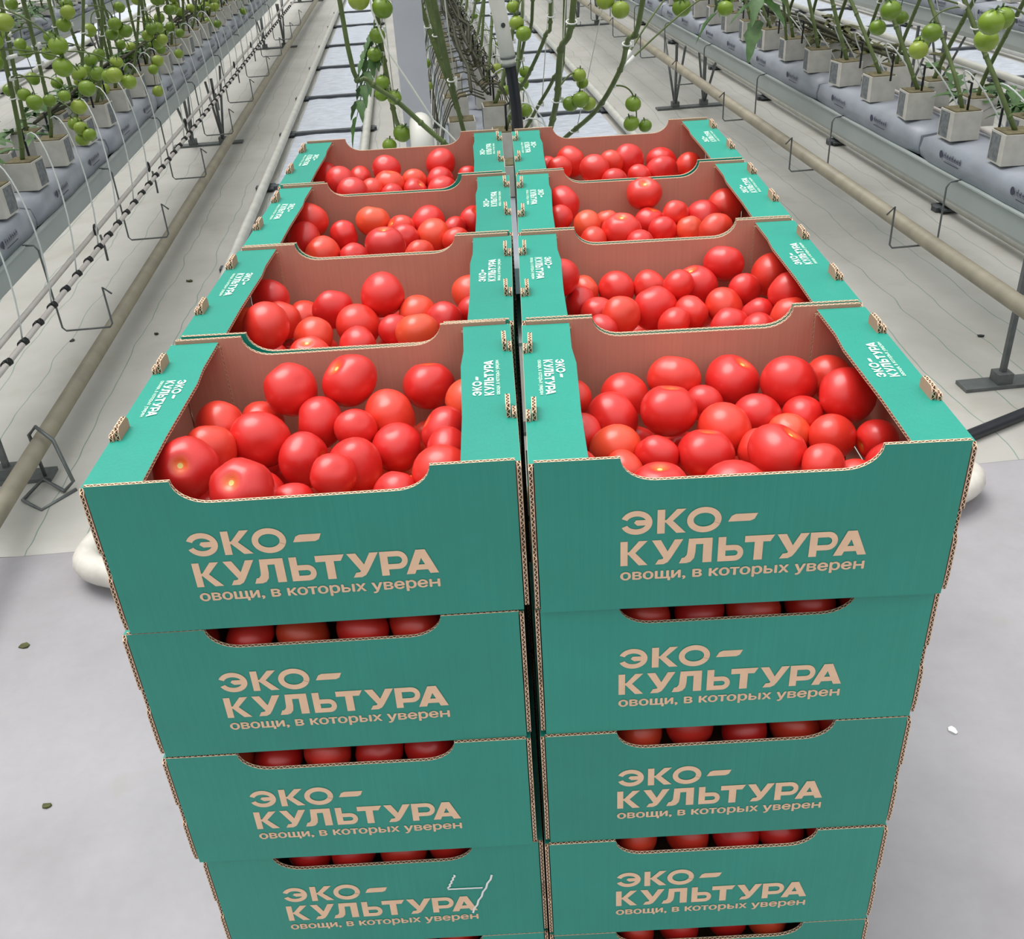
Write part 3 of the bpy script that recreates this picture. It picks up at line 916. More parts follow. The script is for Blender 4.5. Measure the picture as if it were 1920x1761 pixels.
# fruit showing through the cut-outs of the lower front crates
for c in (0, 1):
    for k in range(1, NL):
        p = POSE.get((c, 0, k), POSE[c, 0, 3])
        ca, sa = math.cos(p[2]), math.sin(p[2])
        zt = TOPZ - k * PITCH
        cname = '%s front stack, %s crate down' % (SIDE[c], ORD[k])
        xs = [-0.150, -0.090, -0.031, 0.029, 0.088, 0.148]
        for j, lx in enumerate(xs):
            r = rnd.uniform(0.0265, 0.0295)
            lx += rnd.uniform(-0.004, 0.004)
            ly = -HD + TK + r + rnd.uniform(0.003, 0.014)
            lz = -0.009 - r - rnd.uniform(0.0, 0.012)
            lab = 'red tomato in opening of the %s, %s from left' % (cname, ORD[j])
            place_tomato(p[0] + ca * lx - sa * ly, p[1] + sa * lx + ca * ly, zt + lz, r, lab, 'red tomatoes behind the cut-outs')
        for j, lx in enumerate([-0.120, -0.060, 0.0, 0.060, 0.120]):  # second row
            r = rnd.uniform(0.0265, 0.029)
            lx += rnd.uniform(-0.005, 0.005)
            ly = -HD + TK + 0.080 + r * 0.2 + rnd.uniform(-0.003, 0.004)
            lz = -0.010 - r - rnd.uniform(0.0, 0.006)
            place_tomato(p[0] + ca * lx - sa * ly, p[1] + sa * lx + ca * ly, zt + lz, r,
                         'shaded red tomato behind front ones, %s, %s from left' % (cname, ORD[j]), 'shaded tomatoes in the %s' % cname)

# ------------------------------------------------------------------ greenhouse rows (across = x, along = y in the rows' own frame)
ROWS = {'left': -1.50, 'centre': 0.15, 'right': 1.79}
FAR = {'far left': -3.17, 'farthest left': -4.85, 'far right': 3.46, 'farthest right': 5.14}
AISLES = {'left': -0.70, 'right': 0.95, 'far left': -2.35, 'far right': 2.62, 'farthest left': -4.0, 'farthest right': 4.3}
Y0 = 1.62


def gthing(name, label, cat, x, y, z=0.0, group=None):
    return thing(name, label, cat, G(x, y, z), GYAW, group)


# growing gutters
def gutter_mesh(L):
    mb = MB()
    prof = [(-0.135, 0.55), (-0.135, 0.545), (-0.125, 0.54), (-0.120, 0.47), (-0.100, 0.455), (-0.060, 0.425), (0.060, 0.425), (0.100, 0.455), (0.120, 0.47), (0.125, 0.54), (0.135, 0.545), (0.135, 0.55),
            (0.118, 0.55), (0.112, 0.475), (0.055, 0.435), (-0.055, 0.435), (-0.112, 0.475), (-0.118, 0.55)]
    n = len(prof)
    for y in (0, L):
        for x, z in prof:
            mb.v.append((x, y, z))
    for i in range(n):
        j = (i + 1) % n
        mb.face([i, j, n + j, n + i])
    mb.face(list(range(n))[::-1])
    mb.face(list(range(n, 2 * n)))
    return mb.mesh('gutter', [M['gutter']])


LEN = YEND - Y0
MG = gutter_mesh(LEN)
GUT = {}
for nm, x in list(ROWS.items()) + list(FAR.items()):
    t = gthing('growing_gutter', 'long white steel growing gutter of the %s row' % nm, 'gutter', x, Y0, 0, 'long white growing gutters')
    put('channel', MG, t)
    GUT[nm] = t
    ns = 4 if nm in ROWS else 3
    # trestle stands carry the gutter
    for i in range(4):
        y = [0.30, 4.65, 8.95, 13.3][i]
        st = gthing('gutter_stand', 'grey steel gutter stand, %s from the near end of the %s row' % (ORD[i], nm), 'stand', x, Y0 + y, 0, 'grey steel gutter stands')
        mb = MB()
        mb.box((0, 0, 0.012), (0.46, 0.07, 0.012))
        mb.build('base_plate', M['steel'], st)
        for sx in (-1, 1):
            foot = Vector((sx * 0.10, 0, 0.018))
            mb = MB()
            mb.box((sx * 0.10, 0, 0.22), (0.016, 0.016, 0.405))
            mb.box((sx * 0.10, 0, 0.035), (0.05, 0.05, 0.035))
            mb.build('post', M['steel'], st)
            for sy in ((-1, 1) if i else ()):
                mb = MB()
                mb.tube([foot, (sx * 0.118, sy * 0.30, 0.45)], 0.008, 6)
                mb.build('brace', M['steel'], st)

# slabs in white film, cubes on top
def slab_mesh(seed):
    r_ = random.Random(seed)
    mb = MB()
    L = 0.985
    prof = [(-0.122, 0.552), (-0.126, 0.60), (-0.118, 0.634), (-0.06, 0.642), (0.0, 0.644), (0.06, 0.642), (0.118, 0.634), (0.126, 0.60), (0.122, 0.552)]
    ny = 10
    n = len(prof)
    for iy in range(ny + 1):
        y = L * iy / ny
        k = 0.93 if iy in (0, ny) else 1.0
        for x, z in prof:
            mb.v.append((x * k + r_.uniform(-.003, .003), y, z + (0 if z < 0.56 else r_.uniform(-.004, .004) - (0.02 if iy in (0, ny) else 0))))
    for iy in range(ny):
        for i in range(n - 1):
            a = iy * n + i
            mb.face([a, a + n, a + n + 1, a + 1], 0, smooth=True)
        mb.face([iy * n, iy * n + n - 1, iy * n + 2 * n - 1, iy * n + n])
    mb.face(list(range(n)))
    mb.face(list(range(ny * n, ny * n + n))[::-1])
    return mb.mesh('growing_slab', [M['film']])


SLABS = [slab_mesh(s) for s in (1, 2, 3)]


def print_mesh(sgn):
    """dark round mark and a short line of small letters on the slab's side film"""
    mb = MB()
    x = sgn * 0.1292

    def quad(y0, y1, z0, z1):
        b0 = len(mb.v)
        pts = [(x, y0, z0), (x, y1, z0), (x, y1, z1), (x, y0, z1)]
        mb.v.extend(pts)
        mb.face([b0, b0 + 1, b0 + 2, b0 + 3] if sgn > 0 else [b0 + 3, b0 + 2, b0 + 1, b0])
    d = 1 if sgn > 0 else -1
    b0 = len(mb.v)
    for i in range(10):
        a = 2 * PI * i / 10
        mb.v.append((x, d * (-0.075) + 0.012 * math.cos(a), 0.600 + 0.013 * math.sin(a)))
    mb.face(list(range(b0, b0 + 10)) if sgn > 0 else list(range(b0, b0 + 10))[::-1])
    for i in range(7):
        yc = d * (-0.048 + i * 0.017)
        hh = 0.016 if i % 3 else 0.020
        quad(yc - 0.006, yc - 0.002, 0.592, 0.592 + hh)
        quad(yc + 0.002, yc + 0.005, 0.592, 0.592 + hh * 0.8)
        quad(yc - 0.006, yc + 0.005, 0.592 + hh * 0.4, 0.592 + hh * 0.4 + 0.004)
    quad(-0.05, 0.05, 0.580, 0.583)
    return mb.mesh('film_print', [M['ink']])


PRT = {1: print_mesh(1), -1: print_mesh(-1)}
# cube: wrapped block with open stained top
mb = MB()
mb.box((0, 0, 0.046), (0.096, 0.096, 0.092), 0)
ME_CUBE = mb.mesh('cube_wrap', [M['cube']])
mb = MB()
mb.box((0, 0, 0.0935), (0.088, 0.088, 0.004), 0)
ME_CUBETOP = mb.mesh('cube_top', [M['wool']])
mb = MB()
mb.box((0, 0.012, 0.046), (0.0012, 0.060, 0.080), 0)
ME_CUBEPRINT = mb.mesh('cube_print', [M['cube_print']])

ROWFRONT = {'left': 1, 'centre': 1, 'right': -1}
for nm, x in list(ROWS.items()) + list(FAR.items()):
    for i in range(int(LEN)):
        y = Y0 + 0.05 + i * 1.0
        if nm in FAR and i > 11:
            break
        t = gthing('growing_slab', 'white film growing slab, %s from the near end of the %s gutter' % (ORD[i], nm), 'slab', x, y, 0, 'white film growing slabs')
        put('slab_film', SLABS[i % 3], t)
        for s in (-1, 1):
            if nm in ROWS or s == ROWFRONT.get(nm, s):
                for yy in (0.27, 0.72):
                    put('film_print', PRT[s], t, (0, yy + rnd.uniform(-.04, .04), 0))


# ------------------------------------------------------------------ tomato vines
def fruit_mesh(seed):
    mb = MB()
    mb.ball((0, 0, 0), 1.0, 14, 10, 0, 0.9)
    return mb.mesh('green_tomato', [M['green_tomato']])


FR = fruit_mesh(1)
mb = MB()
for i in range(5):
    a = 2 * PI * i / 5
    d_ = Vector((math.cos(a), math.sin(a), 0))
    n_ = Vector((-math.sin(a), math.cos(a), 0))
    b0 = len(mb.v)
    for p in ((0, 0, 0.95), d_ * 0.35 + n_ * 0.1 + Vector((0, 0, 0.95)), d_ * 0.85 + Vector((0, 0, 0.85)), d_ * 0.35 - n_ * 0.1 + Vector((0, 0, 0.95))):
        mb.v.append(tuple(p))
    mb.face([b0, b0 + 3, b0 + 2, b0 + 1])
mb.tube([(0, 0, 0.9), (0.08, 0, 1.25)], 0.09, 5)
CALYX = mb.mesh('calyx', [M['calyx']])
LOCAL = None


def truss(parent, at_, direction, n, r, seed):
    """a fruit truss as one part: stalk, each fruit a sub-part; at_ in the plant's frame"""
    r_ = random.Random(seed)
    at_ = Vector(at_)
    d_ = Vector(direction)
    side = Vector((d_.y, -d_.x, 0))
    end = at_ + d_ * 0.05 + Vector((0, 0, -0.05 - 0.045 * n))
    pts = bez(at_, at_ + d_ * 0.06 + Vector((0, 0, 0.01)), at_ + d_ * 0.07 + Vector((0, 0, -0.04)), end, 8)
    mb = MB()
    mb.tube(pts, 0.0028, 5, r1=0.0016)
    stalk = mb.build('fruit_truss', M['stem'], parent)
    for i in range(n):
        t = 0.45 + 0.55 * (i + 1) / n
        p = pts[min(8, int(t * 8))]
        s = 1 if i % 2 else -1
        rr = r * r_.uniform(0.85, 1.1)
        c = p + side * s * rr * 0.85 + d_ * r_.uniform(-0.4, 0.9) * rr + Vector((0, 0, -rr * 0.6))
        if i == n - 1:
            c = p + d_ * 0.3 * rr + Vector((0, 0, -rr * 0.9))
        f = put('green_tomato', FR, stalk, c, (r_.uniform(-.5, .5), r_.uniform(-.5, .5), r_.uniform(0, 6)), (rr, rr, rr))
    return stalk


def leaflet(mb, base, direc, up, L, Wd, droop, seed):
    r_ = random.Random(seed)
    n = 6
    d_ = Vector(direc).normalized()
    up = Vector(up)
    s = d_.cross(up).normalized()
    u = s.cross(d_)
    rows = []
    for i in range(n + 1):
        t = i / n
        c = Vector(base) + d_ * L * t - Vector((0, 0, 1)) * droop * t * t * L
        w = Wd * math.sin(PI * (0.08 + 0.92 * t) ** 0.8) * (1 + (0.25 if i % 2 else -0.12))
        if i == n:
            w = 0.001
        b0 = len(mb.v)
        mb.v.append(tuple(c - s * w + u * w * 0.35))
        mb.v.append(tuple(c))
        mb.v.append(tuple(c + s * w + u * w * 0.35))
        rows.append(b0)
    for a, b_ in zip(rows, rows[1:]):
        mb.face([a, a + 1, b_ + 1, b_], 0, smooth=True)
        mb.face([a + 1, a + 2, b_ + 2, b_ + 1], 0, smooth=True)


def leaf(parent, at_, direc, L, seed, mat='leaf', droop=0.6):
    """a compound tomato leaf: rachis with paired leaflets"""
    r_ = random.Random(seed)
    at_, d_ = Vector(at_), Vector(direc).normalized()
    mb = MB()
    side = d_.cross(Vector((0, 0, 1))).normalized()
    pts = []
    for i in range(7):
        t = i / 6
        pts.append(at_ + d_ * L * t - Vector((0, 0, 1)) * droop * L * t * t)
    mb.tube(pts, 0.003, 5, r1=0.001)
    for i in range(1, 6):
        for s in (-1, 1):
            p = pts[i]
            leaflet(mb, p, d_ * 0.55 + side * s + Vector((0, 0, -0.25)), (0, 0, 1), L * r_.uniform(0.30, 0.42), L * 0.085, 0.5, r_.random())
    leaflet(mb, pts[6], d_ + Vector((0, 0, -0.8)), d_ * 0.5 + Vector((0, 0, 0.6)), L * 0.42, L * 0.10, 0.5, r_.random())
    return mb.build('leaf', M[mat], parent)


def ring_clip(parent, p, r=0.012):
    mb = MB()
    pts = [Vector(p) + Vector((math.cos(a) * r, math.sin(a) * r, math.sin(a) * r * 0.3)) for a in [2 * PI * i / 10 for i in range(10)]]
    mb.tube(pts, 0.0022, 5, closed=True)
    mb.box(Vector(p) + Vector((r * 1.25, 0, 0.0)), (0.008, 0.006, 0.016))
    mb.build('clip', M['clip'], parent)


VINES = []


def vine(label, x, y, zbase, pts, r=0.0075, trusses=(), clips=(), twine=True, leaves=(), group='tomato vines'):
    """pts: the stem's course in the plant's own frame (base at the cube)"""
    t = gthing('tomato_vine', label, 'plant', x, y, zbase, group)
    P = [Vector(p) for p in pts]
    # smooth it
    S = []
    for i in range(len(P) - 1):
        p0 = P[max(0, i - 1)]
        p3 = P[min(len(P) - 1, i + 2)]
        for k in range(5):
            u = k / 5
            a, b_ = P[i], P[i + 1]
            S.append(0.5 * ((2 * a) + (b_ - p0) * u + (2 * p0 - 5 * a + 4 * b_ - p3) * u * u + (3 * a - p0 - 3 * b_ + p3) * u ** 3))
    S.append(P[-1])
    mb = MB()
    mb.tube(S, r, 7, r1=r * 0.85)
    for i in range(3, len(S) - 1, 4):   # leaf scars
        mb.ball(S[i], r * 1.25, 6, 4)
    mb.build('stem', M['stem'], t)

    def at_h(h):
        for a, b_ in zip(S, S[1:]):
            if a.z <= h <= b_.z:
                return a + (b_ - a) * ((h - a.z) / max(1e-6, b_.z - a.z))
        return S[-1]
    VINES.append((t, Vector((x, y, zbase)), S))
    for h, d_, n, rr in trusses:
        truss(t, at_h(h), d_, n, rr, rnd.random())
    for h in clips:
        ring_clip(t, at_h(h), r * 1.5)
    if twine:
        c0 = at_h(clips[0]) if clips else at_h(0.3)
        top_ = Vector((S[-1].x, S[-1].y, S[-1].z))
        mid = (c0 + top_) / 2 + Vector((0.012, 0.02, 0))
        mb = MB()
        mb.tube(bez(c0 + Vector((r * 1.3, 0, 0)), mid, mid, top_, 6), 0.0016, 4)
        mb.build('twine', M['twine'], t)
    for lf in leaves:
        leaf(t, at_h(lf[0]), lf[1], lf[2], rnd.random(), lf[3], *lf[4:])
    return t


CT = 0.739      # top of the cubes
cube_n = {}
for nm in ('left', 'centre', 'right'):
    x0 = ROWS[nm]
    face = ROWFRONT[nm]
    idx = {1: 0, -1: 0}
    yy = Y0 + 0.22
    i = 0
    while yy < 8.9:
        side = 1 if i % 2 == 0 else -1      # aisle side first
        sx = face * side * 0.070
        near = side == 1
        idx[side] += 1
        nside = 'aisle side' if near else 'far side'
        o_ = ORD[min(idx[side] - 1, len(ORD) - 1)]
        # cube
        t = gthing('growing_cube', 'pale wrapped rooting cube, %s from the near end, %s of the %s gutter' % (o_, nside, nm), 'cube', x0 + sx, yy, 0.6445, 'pale wrapped rooting cubes')
        t.rotation_euler = (0, 0, GYAW + rnd.uniform(-0.12, 0.12))
        put('cube_wrap', ME_CUBE, t)
        put('cube_top', ME_CUBETOP, t)
        for sx_ in (-1, 1):
            put('cube_print', ME_CUBEPRINT, t, (sx_ * 0.0484, 0, 0))
        # vine
        lab = 'green tomato vine rising from the %s cube, %s of the %s gutter' % (o_, nside, nm)
        skip = nm == 'centre' and yy < 2.4
        if not skip:
            if nm == 'left':
                lean = rnd.uniform(-0.65, 0.05) if near else rnd.uniform(-0.2, 0.35)
                outx = rnd.uniform(0.10, 0.26) * face if near else rnd.uniform(-0.12, 0.05) * face
            elif nm == 'right':
                lean = rnd.uniform(0.45, 0.95) if near else rnd.uniform(-0.9, -0.45)
                outx = rnd.uniform(0.08, 0.24) * face if near else rnd.uniform(-0.12, 0.05) * face
            else:
                lean = rnd.uniform(0.3, 0.9) if near else rnd.uniform(-0.6, 0.3)
                outx = rnd.uniform(0.10, 0.22) * face * side
            top = 1.35
            pts = [(0, 0, 0), (outx * 0.2, lean * 0.05, 0.10), (outx * 0.6, lean * 0.35, 0.40), (outx, lean * 0.75, 0.80), (outx, lean * 1.05, top)]
            tr = []
            if nm == 'left':
                for h in (0.16, 0.40, 0.62, 0.85):
                    if rnd.random() < ((0.12 if near else 0.5) if yy < 3.6 else 0.6):
                        tr.append((h + rnd.uniform(-.08, .08), (rnd.choice((1, 1, -1)) * 0.9, rnd.uniform(-.5, .5), 0), rnd.choice((2, 3, 3, 4)), rnd.uniform(0.026, 0.031)))
            elif nm == 'right':
                for h in (0.35, 0.60):
                    if rnd.random() < 0.28:
                        tr.append((h + rnd.uniform(-.08, .08), (rnd.choice((-1, 1)) * 0.9, rnd.uniform(-.5, .5), 0), rnd.choice((2, 3)), rnd.uniform(0.024, 0.028)))
            else:
                for h in (0.2, 0.42, 0.6):
                    if rnd.random() < 0.3 and yy > 3.0:
                        tr.append((h + rnd.uniform(-.08, .08), (face * side * 0.9, rnd.uniform(-.5, .5), 0), rnd.choice((2, 3)), rnd.uniform(0.023, 0.028)))
            vine(lab, x0 + sx, yy, CT, pts, rnd.uniform(0.0065, 0.0085), tr, (rnd.uniform(0.2, 0.35), rnd.uniform(0.5, 0.65)), True, ())
        i += 1
        yy += 0.165 if nm != 'centre' else 0.22

# hanging vines in front of the centre row, as they cross the gap behind the crates
def free_vine(label, course, r, trusses, clips, leaves=(), twine=True):
    x, y, z = course[0]
    vine(label, x, y, z, [(a - x, b_ - y, c_ - z) for a, b_, c_ in course], r, trusses, clips, twine, leaves, 'leaning vines of the centre row')


free_vine('thick leaning green vine behind the right crates, nearest the black hose', [(0.335, 2.75, 0.60), (0.342, 2.5, 0.767), (0.343, 2.3, 0.91), (0.337, 2.15, 1.064), (0.354, 2.0, 1.204), (0.37, 1.9, 1.9)], 0.0095, [], (0.30, 0.55))
free_vine('long leaning green vine behind the right crates, with a fruit truss at its right', [(0.42, 2.95, 0.60), (0.435, 2.8, 0.676), (0.488, 2.45, 0.835), (0.514, 2.2, 0.992), (0.505, 2.05, 1.09), (0.512, 1.9, 1.204), (0.55, 1.75, 1.9)], 0.008, [], (0.12, 0.48))
free_vine('slim green vine behind the right crates, curving beside the black hose', [(0.27, 3.3, 0.62), (0.285, 2.9, 0.821), (0.302, 2.7, 0.91), (0.34, 2.5, 1.056), (0.346, 2.4, 1.164), (0.35, 2.3, 1.9)], 0.0065, [], (0.5, 0.6))
free_vine('low slanting green vine crossing behind the black hose', [(0.30, 3.2, 0.60), (0.319, 3.0, 0.677), (0.341, 2.8, 0.786), (0.376, 2.6, 0.915), (0.39, 2.45, 1.05), (0.40, 2.3, 1.9)], 0.0065, [], (0.2,))
free_vine('slim green vine straight behind the white slanting pipe', [(0.29, 3.5, 0.62), (0.303, 3.0, 0.895), (0.31, 2.8, 1.02), (0.316, 2.6, 1.146), (0.32, 2.4, 1.9)], 0.006, [], (0.3,))
free_vine('green vine left of the grey column, hung with green fruit', [(-0.10, 3.2, 0.62), (-0.14, 2.6, 0.80), (-0.155, 2.42, 1.0), (-0.16, 2.36, 1.2), (-0.16, 2.3, 1.9)], 0.008,
          [], (0.3, 0.5), ((0.47, (-0.7, -0.3, -0.8), 0.15, 'leaf'), (0.52, (-0.9, 0.2, -0.9), 0.10, 'leaf')))
free_vine('slanting green vine passing low behind the white pipe', [(0.06, 2.12, 0.74), (0.017, 2.1, 0.824), (-0.052, 2.1, 0.895), (-0.125, 2.1, 0.971), (-0.197, 2.1, 1.032), (-0.24, 2.1, 1.12), (-0.26, 2.1, 1.9)], 0.0075, [], (0.06,), (), False)
free_vine('green vine right of the grey column in the centre row', [(0.10, 3.4, 0.62), (0.06, 2.9, 0.84), (0.02, 2.7, 1.05), (0.0, 2.6, 1.3), (0.0, 2.5, 1.9)], 0.007, [], (0.25,))
mb = MB()
mb.tube([G(*p) for p in ((-0.17, 2.0, 1.9), (-0.162, 2.0, 1.213), (-0.13, 2.0, 1.109), (-0.083, 2.0, 1.027), (-0.033, 2.0, 0.936), (0.0, 2.02, 0.90), (0.025, 2.02, 0.87), (0.036, 2.02, 0.84), (0.045, 2.05, 0.74))], 0.0024, 5)
tag(mb.build('support_twine', M['twine']), 'white twine slanting across in front of the grey column', 'twine')


def cluster(fruits):
    """hang a measured truss of green fruit on the nearest vine"""
    c = Vector((0, 0, 0))
    for f in fruits:
        c += Vector(f[:3])
    c /= len(fruits)
    top_ = c + Vector((0, 0, 0.06))
    best = None
    for t, base, S in VINES:
        for p in S:
            d_ = (base + p - top_).length
            if best is None or d_ < best[0]:
                best = (d_, t, base, p)
    d_, t, base, p = best
    loc = c - base
    mb = MB()
    mid = (p + loc) / 2 + Vector((0, 0, 0.05))
    mb.tube(bez(p, mid, loc + Vector((0, 0, 0.09)), loc + Vector((0, 0, 0.0)), 10), 0.003, 5, r1=0.002)
    stalk = mb.build('fruit_truss', M['stem'], t)
    mb = MB()
    mb.tube([p + Vector((0, 0, -0.004)), p + (mid - p) * 0.25], 0.006, 6)
    mb.build('truss_clip', M['clip'], t)
    for f in fruits:
        fr = put('green_tomato', FR, stalk, Vector(f[:3]) - base, (rnd.uniform(-.4, .4), rnd.uniform(-.4, .4), rnd.uniform(0, 6)), (f[3],) * 3)
        put('calyx', CALYX, stalk, Vector(f[:3]) - base, fr.rotation_euler, (f[3],) * 3)


for cl in ([(-0.205, 2.3, 1.21, 0.030), (-0.142, 2.3, 1.185, 0.030)], [(-0.165, 2.3, 1.115, 0.023), (-0.18, 2.34, 1.06, 0.022)], [(-0.165, 2.3, 0.99, 0.021), (-0.136, 2.3, 0.945, 0.022), (-0.172, 2.31, 0.955, 0.021)],
           [(-0.125, 2.3, 0.842, 0.027), (-0.166, 2.3, 0.81, 0.022)], [(0.411, 2.3, 0.968, 0.021), (0.383, 2.3, 0.889, 0.024), (0.41, 2.27, 0.905, 0.0255), (0.438, 2.3, 0.885, 0.0225), (0.425, 2.33, 0.94, 0.018)],
           [(0.573, 2.3, 0.875, 0.0245), (0.568, 2.3, 0.818, 0.0245), (0.613, 2.31, 0.806, 0.0205)], [(0.490, 2.3, 1.165, 0.0275), (0.528, 2.27, 1.14, 0.0265)], [(0.712, 2.31, 1.16, 0.026), (0.712, 2.3, 1.131, 0.0276)],
           [(0.229, 2.34, 1.16, 0.019), (0.235, 2.32, 1.119, 0.0215), (0.252, 2.3, 1.092, 0.023)], [(0.841, 2.3, 1.12, 0.0235), (0.86, 2.33, 1.15, 0.023)],
           # right row
           [(1.28, 2.17, 1.10, 0.029), (1.27, 2.22, 1.05, 0.024)], [(1.56, 2.53, 0.945, 0.026), (1.50, 2.42, 0.945, 0.030), (1.45, 2.25, 1.02, 0.029)], [(1.22, 1.52, 1.15, 0.029), (1.26, 1.60, 1.10, 0.028), (1.25, 1.53, 1.155, 0.026)],
           # left row
           [(-1.04, 2.29, 1.15, 0.027), (-1.04, 2.28, 1.095, 0.028)], [(-1.29, 2.7, 0.94, 0.027), (-1.27, 2.78, 0.93, 0.022), (-1.33, 2.74, 0.96, 0.022)], [(-1.17, 2.74, 0.91, 0.026), (-1.20, 2.72, 0.95, 0.02)],
           [(-1.40, 3.3, 1.01, 0.027), (-1.38, 3.3, 1.06, 0.025)], [(-1.23, 2.47, 1.20, 0.028), (-1.26, 2.44, 1.155, 0.024), (-1.3, 2.5, 1.09, 0.025)], [(-1.06, 2.51, 1.0, 0.026), (-1.08, 2.54, 1.04, 0.024)],
           [(-1.18, 3.07, 0.96, 0.026), (-1.2, 3.1, 1.0, 0.024)], [(-1.27, 3.02, 0.79, 0.026), (-1.30, 3.06, 0.80, 0.025), (-1.24, 3.0, 0.77, 0.024), (-1.28, 3.04, 0.75, 0.026)],
           [(-1.05, 2.8, 0.99, 0.027), (-1.08, 2.85, 0.98, 0.026), (-1.02, 2.84, 0.96, 0.026), (-1.05, 2.86, 1.02, 0.022)], [(-1.23, 3.08, 1.16, 0.026), (-1.26, 3.1, 1.12, 0.026)],
           [(-1.22, 3.6, 1.06, 0.027), (-1.19, 3.62, 1.03, 0.027), (-1.25, 3.63, 1.02, 0.025)], [(-1.2, 4.1, 0.98, 0.027), (-1.23, 4.13, 0.95, 0.027), (-1.17, 4.12, 0.93, 0.026), (-1.2, 4.15, 0.91, 0.024)],
           [(-1.25, 4.6, 1.05, 0.027), (-1.22, 4.62, 1.0, 0.027)]):
    cluster(cl)

# hanging leaf in the right row
vine('leafy tomato vine of the right row with a large drooping leaf', 1.62, 4.1, CT, [(0.05, 0, 0), (0.0, -0.05, 0.2), (-0.06, -0.1, 0.45), (-0.08, -0.1, 0.9)], 0.007, [], (0.3,), True,
     ((0.36, (-0.45, -0.75, 0.1), 0.34, 'leaf', 0.75), (0.33, (-0.9, 0.1, 0.0), 0.27, 'leaf', 0.7), (0.42, (-0.3, -0.5, 0.2), 0.30, 'leaf', 0.9)), 'leafy vines')

# bundles of old lowered stems lying along the rows
for nm, off, n in (('centre', 0.02, 12), ('left', -0.02, 5), ('right', 0.05, 6)):
    mb = MB()
    for i in range(n):
        x = ROWS[nm] + off + rnd.uniform(-0.05, 0.05)
        z = 0.75 + rnd.uniform(0.0, 0.10 if nm == 'centre' else 0.04)
        pts = []
        y = (2.9 if nm == 'centre' else 3.2) + rnd.uniform(0, 1.2)
        while y < 13:
            pts.append(G(x + rnd.uniform(-.02, .02), y, z + rnd.uniform(-.015, .02)))
            y += 0.45
        mb.tube(pts, 0.0065, 5)
    if nm == 'centre':
        for i in range(90):
            y = 2.9 + 9 * rnd.random() ** 1.4
            s = rnd.choice((-1, 1))
            p0 = G(ROWS[nm] + off, y, 0.80)
            mb.tube(bez(p0, G(ROWS[nm] + s * 0.08, y + 0.05, 0.86), G(ROWS[nm] + s * 0.15, y - 0.05, 0.78), G(ROWS[nm] + s * 0.16, y - 0.1, 0.56), 6), 0.0022, 4)
    o = mb.build('old_stem_bundle', M['stem_dark'])
    o['kind'] = 'stuff'
    tag(o, 'bundle of dark old vine stems lying along the %s row' % nm, 'stems')

# wilted leaf heaps on the slabs and beside the rows
def heap(label, x, y, z, lx, ly, n, mat, seed):
    r_ = random.Random(seed)
    mb = MB()
    for i in range(n):
        p = G(x + r_.gauss(0, lx), y + r_.gauss(0, ly), z + abs(r_.gauss(0, 0.03)))
        a = r_.uniform(0, 2 * PI)
        leaflet(mb, p, (math.cos(a), math.sin(a), r_.uniform(-.1, .5)), (0, 0, 1), r_.uniform(0.06, 0.13), r_.uniform(0.012, 0.025), 0.4, r_.random())
    o = mb.build('leaf_heap', M[mat])
    o['kind'] = 'stuff'
    tag(o, label, 'leaves')


heap('heap of wilted olive leaves on the right gutter between the cubes', 1.93, 4.1, 0.70, 0.05, 0.35, 150, 'leaf_dry', 4)
heap('dark leaf litter on the right gutter near its front end', 1.95, 2.6, 0.70, 0.05, 0.22, 90, 'leaf', 5)
heap('dark green leaf litter lying beyond the left gutter, near end', -3.10, 7.4, 0.70, 0.10, 0.7, 260, 'leaf', 6)
heap('dark leaf litter on the left gutter behind the cubes', -1.60, 4.6, 0.72, 0.04, 1.1, 260, 'leaf', 7)
heap('small wilted leaf heap on the left gutter by the near cubes', -1.58, 2.3, 0.70, 0.03, 0.12, 40, 'leaf_dry', 8)

# distant vines: nobody could tell them apart
for nm, x0, ya, yb, dens in (('left', -1.5, 9.0, 16.5, 7), ('right', 1.79, 9.0, 16.5, 7), ('centre', 0.15, 9.0, 15, 6), ('far left', -3.17, 2.2, 14, 4.5), ('farthest left', -4.85, 3.0, 14, 4), ('far right', 3.46, 2.2, 13, 3.5), ('farthest right', 5.14, 4, 13, 3)):
    mb = MB()
    y = ya
    while y < yb:
        x = x0 + rnd.choice((-1, 1)) * 0.07
        ln = rnd.uniform(-0.6, 0.6)
        mb.tube([G(x, y, 0.70), G(x, y + ln * 0.3, 1.1), G(x + rnd.uniform(-.05, .05), y + ln, 1.9)], 0.0075, 5, 0)
        for k in range(rnd.choice((0, 1, 2, 3))):
            h = rnd.uniform(0.85, 1.3)
            c = G(x + rnd.choice((-1, 1)) * 0.05, y + ln * (h - 0.7) * 0.7, h)
            for q in range(3):
                mb.ball(c + Vector((rnd.uniform(-.03, .03), rnd.uniform(-.03, .03), -0.035 * q)), rnd.uniform(0.021, 0.027), 8, 6, 1)
        y += 1.0 / dens
    y = ya
    while y < yb:
        mb.box(G(x0 + rnd.choice((-1, 1)) * 0.07, y, 0.692), (0.096, 0.096, 0.094), 2, Matrix.Rotation(GYAW, 3, 'Z'))
        y += 0.25
    o = mb.build('distant_vines', [M['stem'], M['green_tomato'], M['cube']])
    o['kind'] = 'stuff'
    tag(o, 'distant tomato vines and cubes standing in the %s row' % nm, 'plants')

